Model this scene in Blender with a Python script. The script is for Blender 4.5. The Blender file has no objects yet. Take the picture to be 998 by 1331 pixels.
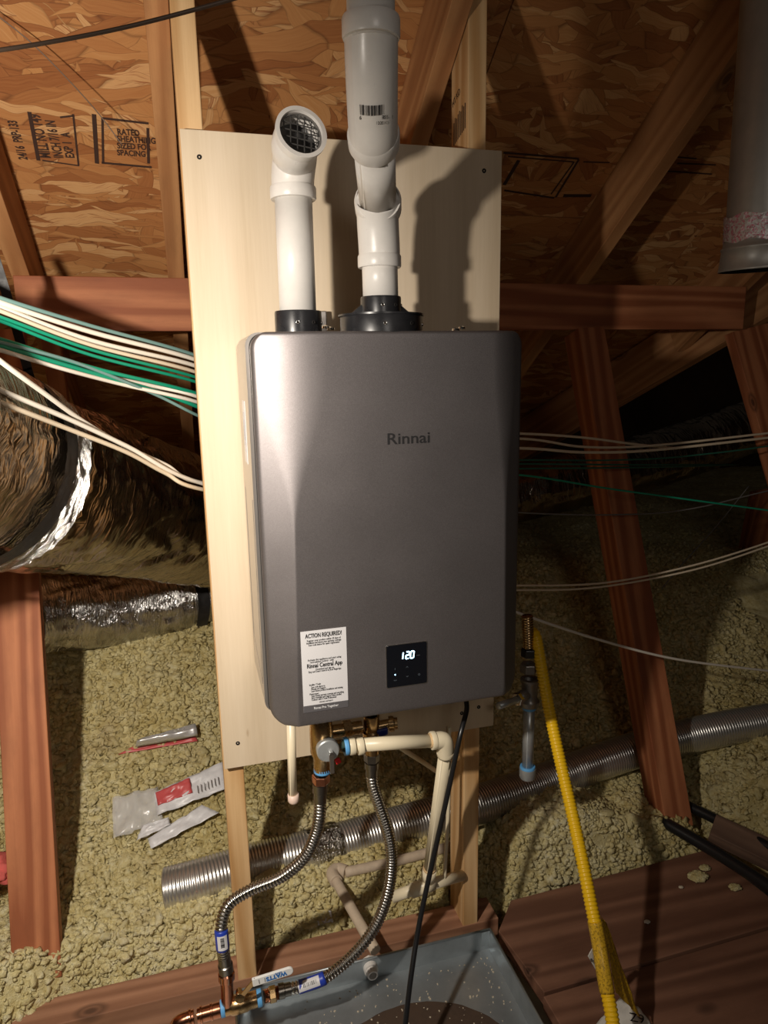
import bpy, bmesh, math, random
import numpy as np
from mathutils import Vector, Matrix, noise as mnoise
random.seed(7); rng = np.random.default_rng(11)
sc = bpy.context.scene
COL = sc.collection

# ------------------------------------------------------------------ camera, world, lamp, fill light, exposure
W, H = 998, 1331
CP = np.array([-.0239, -1.3713, .8172]); YAW, PITCH, ROLL, FPX = .2702, .2029, -.018, 910.13
def cam_axes():
    cy, sy, cp, sp = math.cos(YAW), math.sin(YAW), math.cos(PITCH), math.sin(PITCH)
    f = np.array([sy*cp, cy*cp, -sp]); r = np.array([cy, -sy, 0.]); u = np.cross(r, f)
    cr, sr = math.cos(ROLL), math.sin(ROLL)
    return f, cr*r+sr*u, -sr*r+cr*u
CF, CR, CU = cam_axes()
cam_data = bpy.data.cameras.new('camera'); cam = bpy.data.objects.new('camera', cam_data); COL.objects.link(cam)
M = Matrix(((CR[0], CU[0], -CF[0], CP[0]), (CR[1], CU[1], -CF[1], CP[1]), (CR[2], CU[2], -CF[2], CP[2]), (0, 0, 0, 1)))
cam.matrix_world = M
cam_data.sensor_fit = 'HORIZONTAL'; cam_data.sensor_width = 36; cam_data.lens = FPX/W*36; cam_data.clip_start = .02
sc.camera = cam
wd = bpy.data.worlds.new('world'); sc.world = wd; wd.use_nodes = True
wd.node_tree.nodes['Background'].inputs[0].default_value = (1, .86, .72, 1)
wd.node_tree.nodes['Background'].inputs[1].default_value = .012
lamp = bpy.data.lights.new('work_lamp', 'SPOT'); lamp.energy = 84; lamp.color = (1, .91, .80); lamp.shadow_soft_size = .022
lamp.spot_size = math.radians(170); lamp.spot_blend = .8
lo = bpy.data.objects.new('work_lamp', lamp); lo.location = (-.425, -.93, .90); COL.objects.link(lo)
lo.rotation_euler = Vector((-.21, .90, -.42)).to_track_quat('-Z', 'Y').to_euler()
fill = bpy.data.lights.new('fill_light', 'POINT'); fill.energy = 10; fill.color = (1, .91, .82); fill.shadow_soft_size = .25  # added fill light behind the camera, softens the work lamp's shadows
fo = bpy.data.objects.new('fill_light', fill); fo.location = (.35, -2.1, 1.25); COL.objects.link(fo)
sc.view_settings.view_transform = 'Standard'; sc.view_settings.look = 'None'; sc.view_settings.gamma = 1
sc.view_settings.use_curve_mapping = False; sc.view_settings.exposure = 0.0

def ray(px, py): return CF + CR*(px-W/2)/FPX - CU*(py-H/2)/FPX
def P(px, py, Y): d = ray(px, py); t = (Y-CP[1])/d[1]; return Vector(CP+t*d)          # point seen at (px,py) at depth Y
def PZ(px, py, Z): d = ray(px, py); t = (Z-CP[2])/d[2]; return Vector(CP+t*d)         # ... at height Z
ZR, KR = 1.6415, .667                                                                  # underside of the deck: z = ZR-KR*y
def PR(px, py): d = ray(px, py); t = (ZR-CP[2]-KR*CP[1])/(d[2]+KR*d[1]); return Vector(CP+t*d)

# ------------------------------------------------------------------ materials
def mat(name, col=(.5, .5, .5), rough=.5, metal=0., spec=.5, coat=0., emit=None, es=0., alpha=1., trans=0.):
    m = bpy.data.materials.new(name); m.use_nodes = True
    b = m.node_tree.nodes['Principled BSDF']
    b.inputs['Base Color'].default_value = (*col, 1); b.inputs['Roughness'].default_value = rough
    b.inputs['Metallic'].default_value = metal; b.inputs['Specular IOR Level'].default_value = spec
    b.inputs['Coat Weight'].default_value = coat; b.inputs['Coat Roughness'].default_value = .25
    b.inputs['Transmission Weight'].default_value = trans
    if emit: b.inputs['Emission Color'].default_value = (*emit, 1); b.inputs['Emission Strength'].default_value = es
    b.inputs['Alpha'].default_value = alpha
    return m
class N:
    def __init__(s, m): s.t = m.node_tree; s.b = s.t.nodes['Principled BSDF']
    def n(s, typ, **kw):
        nd = s.t.nodes.new(typ)
        for k, v in kw.items():
            if k in nd.inputs.keys() if isinstance(k, str) else False: nd.inputs[k].default_value = v
            else: setattr(nd, k, v)
        return nd
    def l(s, a, b): s.t.links.new(a, b)
    def coord(s, kind='Object', scale=(1, 1, 1), rot=(0, 0, 0), loc=(0, 0, 0), vec=None):
        mp = s.t.nodes.new('ShaderNodeMapping'); mp.inputs['Scale'].default_value = scale
        mp.inputs['Rotation'].default_value = rot; mp.inputs['Location'].default_value = loc
        if vec is None: tc = s.t.nodes.new('ShaderNodeTexCoord'); vec = tc.outputs[kind]
        s.l(vec, mp.inputs['Vector']); return mp.outputs[0]
    def noise(s, vec, scale=5, detail=4, rough=.55, dist=0.):
        n = s.t.nodes.new('ShaderNodeTexNoise'); n.inputs['Scale'].default_value = scale
        n.inputs['Detail'].default_value = detail; n.inputs['Roughness'].default_value = rough; n.inputs['Distortion'].default_value = dist
        s.l(vec, n.inputs['Vector']); return n.outputs['Fac']
    def ramp(s, fac, stops, interp='LINEAR'):
        r = s.t.nodes.new('ShaderNodeValToRGB'); r.color_ramp.interpolation = interp; e = r.color_ramp.elements
        while len(e) < len(stops): e.new(.5)
        for i, (p, c) in enumerate(stops):
            e[i].position = p; e[i].color = (*c, 1) if len(c) == 3 else c
        s.l(fac, r.inputs[0]); return r.outputs[0]
    def mix(s, fac, a, b, typ='MIX'):
        x = s.t.nodes.new('ShaderNodeMix'); x.data_type = 'RGBA'; x.blend_type = typ
        for v, i in ((fac, 0), (a, 6), (b, 7)):
            if isinstance(v, (int, float)): x.inputs[i].default_value = v
            elif isinstance(v, tuple): x.inputs[i].default_value = (*v, 1)
            else: s.l(v, x.inputs[i])
        return x.outputs[2]
    def math(s, op, a, b=0.):
        x = s.t.nodes.new('ShaderNodeMath'); x.operation = op
        for v, i in ((a, 0), (b, 1)):
            if isinstance(v, (int, float)): x.inputs[i].default_value = v
            else: s.l(v, x.inputs[i])
        return x.outputs[0]
    def bump(s, h, strength=.3, dist=.002, nrm=None):
        x = s.t.nodes.new('ShaderNodeBump'); x.inputs['Strength'].default_value = strength; x.inputs['Distance'].default_value = dist
        s.l(h, x.inputs['Height'])
        if nrm is not None: s.l(nrm, x.inputs['Normal'])
        s.l(x.outputs[0], s.b.inputs['Normal']); return x.outputs[0]
    def col(s, c): s.l(c, s.b.inputs['Base Color'])
    def rough(s, c): s.l(c, s.b.inputs['Roughness'])

def wood(name, c_light, c_dark, ring=9., rough=.65, knots=True, contrast=.6, dirt=.25):
    m = mat(name, c_light, rough); n = N(m)
    oi = n.t.nodes.new('ShaderNodeObjectInfo')
    tc = n.t.nodes.new('ShaderNodeTexCoord')
    ad = n.t.nodes.new('ShaderNodeVectorMath'); ad.operation = 'ADD'
    sc_ = n.t.nodes.new('ShaderNodeVectorMath'); sc_.operation = 'SCALE'
    cmb = n.t.nodes.new('ShaderNodeCombineXYZ')
    for i in range(3): n.l(oi.outputs['Random'], cmb.inputs[i])
    n.l(cmb.outputs[0], sc_.inputs[0]); sc_.inputs['Scale'].default_value = 11.
    n.l(tc.outputs['Object'], ad.inputs[0]); n.l(sc_.outputs[0], ad.inputs[1])
    v = ad.outputs[0]
    low = n.noise(n.coord(vec=v, scale=(1.1, 5, 5)), 1.6, 2)
    w = n.t.nodes.new('ShaderNodeTexWave'); w.wave_type = 'BANDS'; w.bands_direction = 'DIAGONAL'
    w.inputs['Scale'].default_value = ring; w.inputs['Distortion'].default_value = 9.; w.inputs['Detail'].default_value = 2
    w.inputs['Detail Scale'].default_value = .9; w.inputs['Detail Roughness'].default_value = .5
    n.l(n.coord(vec=v, scale=(.12, 2.1, 2.1)), w.inputs['Vector'])
    fine = n.noise(n.coord(vec=v, scale=(3, 120, 120)), 3, 3)
    f = n.math('ADD', n.math('MULTIPLY', w.outputs['Fac'], contrast), n.math('MULTIPLY', fine, .35))
    f = n.math('ADD', f, n.math('MULTIPLY', low, .3))
    base = n.ramp(f, [(.15, c_light), (.55, tuple((a+b)/2 for a, b in zip(c_light, c_dark))), (1., c_dark)])
    h = f
    if knots:
        vo = n.t.nodes.new('ShaderNodeTexVoronoi'); vo.inputs['Scale'].default_value = 3.1; vo.inputs['Randomness'].default_value = .9
        n.l(n.coord(vec=v, scale=(1., 1.9, 1.9)), vo.inputs['Vector'])
        k = n.ramp(vo.outputs['Distance'], [(.035, (1, 1, 1)), (.06, (.35, .35, .35)), (.085, (.75, .75, .75)), (.13, (0, 0, 0))])
        base = n.mix(k, base, tuple(x*.38 for x in c_dark))
    st = n.noise(n.coord(vec=v, scale=(2, 6, 6)), 4, 5, .65)
    base = n.mix(n.math('MULTIPLY', n.ramp(st, [(.45, (0, 0, 0)), (.75, (1, 1, 1))]), dirt), base, tuple(x*.35 for x in c_dark))
    n.col(base); n.bump(h, .25, .0015)
    return m

def osb():
    m = mat('osb_flakes', rough=.7); n = N(m)
    tc = n.t.nodes.new('ShaderNodeTexCoord'); obj = tc.outputs['Object']
    warp = n.t.nodes.new('ShaderNodeTexNoise'); warp.inputs['Scale'].default_value = 9; warp.inputs['Detail'].default_value = 2
    n.l(obj, warp.inputs['Vector'])
    def layer(rot, sx, sy, off):
        ad = n.t.nodes.new('ShaderNodeVectorMath'); ad.operation = 'MULTIPLY_ADD'; n.l(warp.outputs['Color'], ad.inputs[0])
        ad.inputs[1].default_value = (.06, .06, 0); n.l(obj, ad.inputs[2])
        r = n.t.nodes.new('ShaderNodeMapping'); r.inputs['Rotation'].default_value = (0, 0, rot); n.l(ad.outputs[0], r.inputs[0])
        s2 = n.t.nodes.new('ShaderNodeMapping'); s2.inputs['Scale'].default_value = (sx, sy, 0); s2.inputs['Location'].default_value = (off, off*.7, 0); n.l(r.outputs[0], s2.inputs[0])
        vo = n.t.nodes.new('ShaderNodeTexVoronoi'); vo.inputs['Scale'].default_value = 1.; n.l(s2.outputs[0], vo.inputs['Vector'])
        sp = n.t.nodes.new('ShaderNodeSeparateColor'); n.l(vo.outputs['Color'], sp.inputs[0])
        gr = n.noise(n.coord(vec=r.outputs[0], scale=(12, 260, 1)), 1, 3)
        ed = n.t.nodes.new('ShaderNodeTexVoronoi'); ed.feature = 'DISTANCE_TO_EDGE'; ed.inputs['Scale'].default_value = 1.; n.l(s2.outputs[0], ed.inputs['Vector'])
        return sp.outputs[0], sp.outputs[1], gr, ed.outputs['Distance']
    pal = [(0., (.11, .034, .011)), (.2, (.29, .10, .028)), (.5, (.42, .175, .055)), (.75, (.50, .235, .080)), (.93, (.62, .35, .15)), (1., (.30, .10, .03))]
    cur = None; hgt = None
    for i, (rot, sx, sy, off, th) in enumerate([(.12, 6, 27, 0, 0.), (-.5, 5, 22, 3.3, .45), (.75, 6, 25, 9.1, .55), (.02, 4, 19, 17., .5), (1.35, 7, 30, 23., .72), (-.9, 7, 26, 31., .68), (.25, 5, 33, 41., .5), (-.15, 9, 48, 53., .6)]):
        a, b, gr, ed = layer(rot, sx, sy, off)
        c = n.ramp(n.math('ADD', n.math('MULTIPLY', a, .74), n.math('MULTIPLY', gr, .42)), pal)
        e = n.ramp(ed, [(0., (.62, .60, .58)), (.035, (1, 1, 1))]); c = n.mix(1., c, e, 'MULTIPLY')
        if cur is None: cur = c; hgt = n.math('MULTIPLY', a, 1.)
        else:
            k = n.math('GREATER_THAN', b, th); cur = n.mix(k, cur, c); 
            hm = n.t.nodes.new('ShaderNodeMix'); n.l(k, hm.inputs[0]); n.l(hgt, hm.inputs[2]); n.l(n.math('ADD', a, i*.12), hm.inputs[3]); hgt = hm.outputs[0]
    n.col(cur); n.bump(hgt, .55, .003)
    return m

def insulation_mat():
    m = mat('mineral_wool', rough=.95, spec=.15); n = N(m)
    v = n.coord('Object')
    a = n.noise(v, 3.5, 3); b = n.noise(v, 45, 4, .7); c = n.noise(v, 330, 3, .7)
    f = n.math('ADD', n.math('ADD', n.math('MULTIPLY', a, .5), n.math('MULTIPLY', b, .7)), n.math('MULTIPLY', c, .3))
    base = n.ramp(f, [(.48, (.34, .25, .085)), (.64, (.62, .50, .21)), (.82, (.82, .72, .39)), (1., (.95, .90, .66))])
    br = n.noise(v, 7, 2)
    base = n.mix(n.math('MULTIPLY', n.ramp(br, [(.55, (0, 0, 0)), (.72, (1, 1, 1))]), .45), base, (.42, .30, .12))
    n.col(base); n.bump(n.math('ADD', n.math('MULTIPLY', b, .6), n.math('MULTIPLY', c, .5)), 1., .010)
    return m

def foil(name, base, sx, sy, strength=.9, rough=.25):
    m = mat(name, base, rough, 1.); n = N(m)
    tc = n.t.nodes.new('ShaderNodeTexCoord')
    v = n.coord(vec=tc.outputs['UV'], scale=(sx, sy, 1))
    a = n.noise(v, 1., 4, .6, .8); b = n.noise(n.coord(vec=tc.outputs['UV'], scale=(sx*.35, sy*2.2, 1), rot=(0, 0, .4)), 1., 3, .6, .5)
    r = n.t.nodes.new('ShaderNodeMath'); r.operation = 'ABSOLUTE'; n.l(n.math('SUBTRACT', a, .5), r.inputs[0])
    r2 = n.t.nodes.new('ShaderNodeMath'); r2.operation = 'ABSOLUTE'; n.l(n.math('SUBTRACT', b, .5), r2.inputs[0])
    n.bump(n.math('ADD', r.outputs[0], n.math('MULTIPLY', r2.outputs[0], .7)), strength, .03)
    d = n.noise(n.coord(vec=tc.outputs['UV'], scale=(sx*.3, sy*.3, 1)), 2., 4)
    n.col(n.mix(n.ramp(d, [(.4, (0, 0, 0)), (.7, (1, 1, 1))]), base, tuple(x*.55 for x in base)))
    n.rough(n.ramp(a, [(.3, (rough*.8,)*3), (.8, (rough*1.9,)*3)]))
    return m

def speckled(name, col, rough, metal, amt=.25, scale=18, dark=.5, bump=0., det=5):
    m = mat(name, col, rough, metal); n = N(m); v = n.coord('Object')
    a = n.noise(v, scale, det, .62)
    n.col(n.mix(n.math('MULTIPLY', n.ramp(a, [(.42, (0, 0, 0)), (.72, (1, 1, 1))]), amt), col, tuple(x*dark for x in col)))
    n.rough(n.ramp(a, [(.3, (rough*.8,)*3), (.8, (min(1, rough*1.35),)*3)]))
    if bump: n.bump(a, bump, .001)
    return m

def plywood():
    m = mat('birch_plywood', (.72, .56, .36), .6); n = N(m)
    v = n.coord('Object')
    lo_ = n.noise(n.coord(scale=(3.2, 1, .55)), 1.7, 3, .5, .6)
    f1 = n.noise(n.coord(scale=(60, 1, 2.2)), 2., 4, .6)
    f2 = n.noise(n.coord(scale=(260, 1, 9)), 2., 2)
    w = n.t.nodes.new('ShaderNodeTexWave'); w.bands_direction = 'X'; w.inputs['Scale'].default_value = 3.; w.inputs['Distortion'].default_value = 5; w.inputs['Detail'].default_value = 1.5; w.inputs['Detail Scale'].default_value = .7
    n.l(n.coord(scale=(1.2, 1, .22)), w.inputs['Vector'])
    f = n.math('ADD', n.math('MULTIPLY', lo_, .5), n.math('ADD', n.math('MULTIPLY', f1, .3), n.math('ADD', n.math('MULTIPLY', w.outputs['Fac'], .12), n.math('MULTIPLY', f2, .14))))
    c = n.ramp(f, [(.3, (.72, .60, .45)), (.55, (.64, .52, .37)), (.8, (.53, .41, .27))])
    vo = n.t.nodes.new('ShaderNodeTexVoronoi'); vo.inputs['Scale'].default_value = 5.; n.l(n.coord(scale=(2.4, 0, .8), loc=(.3, 0, .1)), vo.inputs['Vector'])
    k = n.ramp(vo.outputs['Distance'], [(.02, (1, 1, 1)), (.05, (0, 0, 0))])
    n.col(n.mix(n.math('MULTIPLY', k, .5), c, (.33, .2, .1))); n.bump(f1, .12, .001)
    return m

MT = {}
MT['osb'] = osb(); MT['ply'] = plywood(); MT['wool'] = insulation_mat()
MT['pine'] = wood('new_pine', (.74, .50, .26), (.50, .27, .10), 7, .6, dirt=.12)
MT['fir'] = wood('old_fir', (.52, .20, .085), (.29, .085, .03), 6, .7, contrast=.85)
MT['fir_rafter'] = wood('rafter_fir', (.52, .26, .105), (.34, .145, .052), 6, .7)
MT['fir_dark'] = wood('plank_fir', (.27, .13, .078), (.15, .066, .038), 5, .65, contrast=.7)
MT['joist'] = wood('joist_fir', (.42, .215, .125), (.26, .12, .065), 6, .75, contrast=.7)
MT['grey_wood'] = wood('weathered_wood', (.22, .13, .085), (.10, .055, .035), 5, .8)
MT['ply_edge'] = wood('strand_edge', (.35, .16, .06), (.2, .08, .03), 5, .8, knots=False)
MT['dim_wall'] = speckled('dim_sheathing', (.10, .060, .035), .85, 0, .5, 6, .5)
def paint():
    m = mat('metallic_grey_paint', (.27, .245, .245), .42, .82); n = N(m)
    a = n.noise(n.coord('Object'), 1800, 1)
    n.col(n.mix(n.ramp(a, [(.35, (0, 0, 0)), (.75, (1, 1, 1))]), (.185, .168, .168), (.31, .285, .285)))
    b = n.noise(n.coord('Object'), 7, 4); n.rough(n.ramp(b, [(.35, (.46,)*3), (.7, (.53,)*3)])); n.bump(a, .04, .0004)
    return m
MT['paint'] = paint()
MT['casing'] = mat('casing_grey', (.46, .43, .40), .28, .8)
MT['elbow_shade'] = mat('elbow_shade', (.03, .028, .027), .35)  # near-black colour stands in for shade inside the white elbow
MT['silver'] = speckled('silver_film', (.72, .71, .70), .3, .55, .4, 40, .6)
MT['seam'] = mat('seam_black', (.015, .013, .012), .6)
MT['pvc'] = speckled('white_pvc', (.74, .71, .67), .32, 0, .16, 30, .55)
MT['cpvc'] = speckled('cream_cpvc', (.80, .70, .50), .35, 0, .12, 40, .7)
MT['oldpvc'] = speckled('dusty_pvc', (.56, .45, .33), .6, 0, .5, 30, .6)
MT['purple'] = mat('primer_glue', (.78, .55, .30), .35)
MT['capm'] = mat('pale_pink_cap', (.80, .60, .50), .45)
MT['black'] = speckled('black_plastic', (.018, .018, .02), .3, 0, .3, 30, 2.)
MT['rubber'] = mat('black_rubber', (.012, .012, .013), .3)
MT['strap'] = speckled('black_strap', (.012, .011, .011), .5, 0, .4, 60, 2.2)
MT['screen'] = mat('black_glass', (.004, .005, .008), .08, 0, .6)
MT['led'] = mat('display_digits', (.5, .8, 1), .4, emit=(.45, .78, 1), es=5.)
MT['mesh'] = mat('dark_wire', (.07, .068, .065), .45); MT['icon2'] = mat('grey_print', (.36, .35, .35), .5); MT['icon'] = mat('panel_icons', (.09, .11, .13), .4)
MT['sticker'] = mat('sticker_white', (.66, .65, .66), .4)
MT['stickgrey'] = mat('sticker_grey', (.10, .095, .10), .4)
MT['ink'] = mat('ink_black', (.015, .014, .015), .6)
MT['stamp'] = mat('stamp_ink', (.045, .020, .012), .8)
MT['whiteink'] = mat('ink_white', (.85, .85, .85), .5)
MT['chrome'] = mat('chrome', (.75, .74, .72), .15, 1)
MT['galv'] = speckled('galvanized', (.50, .52, .52), .38, .6, .45, 28, .55)
MT['pan'] = speckled('pan_steel', (.42, .46, .48), .33, .65, .55, 9, .45)
MT['flue'] = speckled('flue_steel', (.47, .45, .41), .42, .5, .4, 14, .6)
MT['iron'] = speckled('black_iron', (.26, .24, .22), .38, .6, .3, 40, .5)
MT['steel'] = mat('corrugated_steel', (.50, .47, .43), .24, 1)
MT['steel_dark'] = mat('ferrule_steel', (.26, .24, .21), .3, 1)
MT['brass'] = speckled('brass', (.56, .37, .18), .26, 1, .4, 50, .55)
MT['copper'] = speckled('copper', (.62, .27, .16), .2, 1, .35, 60, .6)
MT['dope'] = mat('blue_pipe_dope', (.12, .38, .72), .5)
MT['hoselabel'] = mat('blue_label', (.02, .05, .38), .35)
MT['lblue'] = mat('logo_blue', (.02, .16, .5), .5)
MT['navy'] = mat('navy_plastic', (.01, .02, .16), .3)
MT['vinyl'] = mat('white_vinyl_grip', (.82, .82, .80), .35)
MT['red'] = mat('red_plastic', (.75, .02, .02), .4)
MT['yellow'] = mat('yellow_coating', (.93, .56, .01), .30, 0, .5)
MT['yellowtag'] = speckled('yellow_printed_tag', (.72, .43, .03), .28, 0, .8, 260, .25, det=1)
MT['paper'] = mat('paper', (.78, .75, .68), .7)
MT['foil'] = foil('duct_foil', (.44, .36, .28), 1.3, 2.6, .5, .18)
MT['foil_bright'] = foil('bright_foil', (.72, .70, .68), 4, 30, .9, .2)
MT['foil_small'] = foil('dim_foil', (.66, .64, .62), 3, 11, .6, .20)
MT['flex'] = mat('flex_aluminium', (.66, .64, .60), .28, .85)
MT['flextape'] = foil('crumpled_tape', (.42, .39, .35), 8, 8, 1., .2)
MT['tape'] = mat('printed_tape', (.70, .66, .64), .32, .35)
MT['plastic'] = mat('clear_film', (.85, .84, .82), .22, 0, .6, alpha=.42)
MT['film_white'] = speckled('white_film', (.74, .73, .74), .35, 0, .3, 90, .6)
MT['film_red'] = mat('red_film', (.60, .10, .10), .35)
MT['grit'] = mat('grit', (.55, .48, .36), .8)
MT['rust'] = speckled('rust_stain', (.10, .065, .045), .6, .3, .5, 40, .5)
MT['cw'] = mat('cable_white', (.80, .74, .64), .4); MT['cc'] = mat('cable_cream', (.72, .60, .44), .45)
MT['cg'] = mat('cable_green', (.01, .29, .17), .35); MT['cgd'] = mat('cable_green_dark', (.02, .12, .08), .4)
MT['ct'] = mat('cable_teal_grey', (.17, .30, .28), .4); MT['cgr'] = mat('cable_grey', (.16, .15, .14), .45); MT['wire'] = mat('brown_wire', (.14, .09, .06), .5)
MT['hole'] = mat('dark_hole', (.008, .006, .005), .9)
MT['pinkwool'] = mat('pink_wool', (.62, .12, .10), .9)

# ------------------------------------------------------------------ object helpers
def tag(o, label=None, cat=None, group=None, kind=None):
    if label: o['label'] = label
    if cat: o['category'] = cat
    if group: o['group'] = group
    if kind: o['kind'] = kind
    return o
def empty(name, loc, label=None, cat=None, group=None, kind=None):
    o = bpy.data.objects.new(name, None); COL.objects.link(o); o.location = loc; o.empty_display_size = .02
    return tag(o, label, cat, group, kind)
ROOTLOC = {}
def link(name, me, m, parent=None, world=None):
    o = bpy.data.objects.new(name, me); COL.objects.link(o)
    if m is not None:
        if isinstance(m, (list, tuple)):
            for x in m: me.materials.append(x)
        elif len(me.materials) == 0: me.materials.append(m)
    world = world or Matrix.Identity(4)
    if parent is not None:
        o.parent = parent
        o.matrix_basis = wmat(parent).inverted() @ world
    else: o.matrix_basis = world
    return o
def wmat(o):
    return (wmat(o.parent) @ o.matrix_basis) if o.parent else o.matrix_basis.copy()
def mesh(vs, fs, smooth=False, uvs=None, mi=None):
    me = bpy.data.meshes.new('m'); me.from_pydata([tuple(v) for v in vs], [], fs)
    if smooth: me.polygons.foreach_set('use_smooth', [True]*len(me.polygons))
    if uvs is not None:
        uv = me.uv_layers.new(name='UVMap'); li = np.zeros(len(me.loops), dtype=np.int32); me.loops.foreach_get('vertex_index', li)
        uv.data.foreach_set('uv', np.asarray(uvs, dtype=np.float32)[li].ravel())
    if mi is not None: me.polygons.foreach_set('material_index', mi)
    me.update(); return me
class MB:
    def __init__(s): s.v = []; s.f = []
    def add(s, vs, fs):
        k = len(s.v); s.v += [Vector(v) for v in vs]; s.f += [tuple(i+k for i in f) for f in fs]; return s
    def box(s, a, b):
        x0, y0, z0 = a; x1, y1, z1 = b
        return s.hexa([(x0, y0, z0), (x1, y0, z0), (x1, y1, z0), (x0, y1, z0), (x0, y0, z1), (x1, y0, z1), (x1, y1, z1), (x0, y1, z1)])
    def hexa(s, v): return s.add(v, [(0, 3, 2, 1), (4, 5, 6, 7), (0, 1, 5, 4), (1, 2, 6, 5), (2, 3, 7, 6), (3, 0, 4, 7)])
    def obox(s, c, X, Y, Z, sx, sy, sz):
        c, X, Y, Z = map(Vector, (c, X, Y, Z)); v = []
        for k in (-1, 1):
            for i, j in ((-1, -1), (1, -1), (1, 1), (-1, 1)): v.append(c+X*i*sx/2+Y*j*sy/2+Z*k*sz/2)
        return s.hexa(v)
    def tube(s, pts, r, seg=16, cap=True, ref=None):
        vs, fs, _ = tube_data(pts, r, seg, cap, ref); return s.add(vs, fs)
    def lathe(s, prof, o, axis, seg=24):
        o = Vector(o); a = Vector(axis).normalized(); x = a.orthogonal().normalized(); y = a.cross(x); vs = []; fs = []
        for (h, r) in prof:
            for i in range(seg):
                t = 2*math.pi*i/seg; vs.append(o+a*h+(x*math.cos(t)+y*math.sin(t))*r)
        for j in range(len(prof)-1):
            for i in range(seg):
                k = (i+1) % seg; fs.append((j*seg+i, j*seg+k, (j+1)*seg+k, (j+1)*seg+i))
        return s.add(vs, fs)
    def build(s, name, m, parent=None, smooth=False, bevel=0., bseg=2, world=None, auto=None):
        w = world or Matrix.Identity(4); inv = w.inverted()
        if world is None and s.v:                       # origin at the middle of the piece
            c = sum(s.v, Vector())/len(s.v); w = Matrix.Translation(c); inv = w.inverted()
        me = mesh([inv @ v for v in s.v], s.f, smooth)
        o = link(name, me, m, parent, w)
        bm = bmesh.new(); bm.from_mesh(me); bmesh.ops.recalc_face_normals(bm, faces=bm.faces); bm.to_mesh(me); bm.free()
        if auto:
            for p in me.polygons: p.use_smooth = True
            md = o.modifiers.new('es', 'EDGE_SPLIT'); md.split_angle = math.radians(auto)
        if bevel:
            b = o.modifiers.new('b', 'BEVEL'); b.width = bevel; b.segments = bseg; b.limit_method = 'ANGLE'; b.angle_limit = math.radians(50)
            for p in me.polygons: p.use_smooth = False
        return o
def frames(pts, ref=None):
    pts = [Vector(p) for p in pts]; T = []
    for i in range(len(pts)):
        a = pts[max(0, i-1)]; b = pts[min(len(pts)-1, i+1)]; T.append((b-a).normalized() if (b-a).length > 1e-9 else Vector((0, 0, 1)))
    n = Vector(ref) if ref is not None else T[0].orthogonal(); n = (n-T[0]*n.dot(T[0])).normalized(); out = []
    for i, t in enumerate(T):
        n = (n-t*n.dot(t)).normalized(); out.append((t, n, t.cross(n)))
    return pts, out
def tube_data(pts, r, seg=16, cap=True, ref=None):
    pts, fr = frames(pts, ref); vs = []; fs = []; uv = []; L = 0.
    for i, p in enumerate(pts):
        if i: L += (p-pts[i-1]).length
        rr = r(i) if callable(r) else (r[i] if hasattr(r, '__len__') else r); t, n, b = fr[i]
        for k in range(seg+1):
            a = 2*math.pi*k/seg; q = rr(a) if callable(rr) else rr
            vs.append(p+(n*math.cos(a)+b*math.sin(a))*q); uv.append((k/seg, L))
    s1 = seg+1
    for i in range(len(pts)-1):
        for k in range(seg): fs.append((i*s1+k, i*s1+k+1, (i+1)*s1+k+1, (i+1)*s1+k))
    if cap: fs.append(tuple(range(seg-1, -1, -1))); e = (len(pts)-1)*s1; fs.append(tuple(e+k for k in range(seg)))
    return vs, fs, uv
def spline(pts, n=8):
    p = [Vector(q) for q in pts]; p = [p[0]*2-p[1]]+p+[p[-1]*2-p[-2]]; out = []
    for i in range(1, len(p)-2):
        for k in range(n):
            t = k/n; a, b, c, d = p[i-1], p[i], p[i+1], p[i+2]
            out.append(.5*((2*b)+(c-a)*t+(2*a-5*b+4*c-d)*t*t+(3*b-a-3*c+d)*t**3))
    out.append(p[-2]); return out
def resample(pts, step):
    d = [0.]
    for a, b in zip(pts, pts[1:]): d.append(d[-1]+(b-a).length)
    n = max(2, int(d[-1]/step)); xs = np.linspace(0, d[-1], n+1); A = np.array(pts)
    return [Vector(q) for q in np.stack([np.interp(xs, d, A[:, k]) for k in range(3)], 1)]
def tube(name, pts, r, m, parent=None, seg=16, n=8, smooth=True, cap=True, straight=False, ref=None):
    q = [Vector(x) for x in pts] if straight else spline(pts, n)
    vs, fs, uv = tube_data(q, r, seg, cap, ref); c = q[len(q)//2].copy() if not straight else (q[0]+q[-1])/2
    me = mesh([v-c for v in vs], fs, smooth, uv)
    if cap:
        for p in list(me.polygons)[-2:]: p.use_smooth = False
    return link(name, me, m, parent, Matrix.Translation(c))
def ribbed(name, pts, r0, r1, pitch, m, parent=None, seg=16, spiral=False):
    q = resample(spline(pts, 12), pitch/4); pat = [r0, (r0+r1)/2+.0002, r1, (r0+r1)/2+.0002]
    vs, fs, uv = tube_data(q, lambda i: pat[i % 4], seg, True); c = q[len(q)//2].copy()
    me = mesh([v-c for v in vs], fs, True, uv)
    return link(name, me, m, parent, Matrix.Translation(c))
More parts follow.
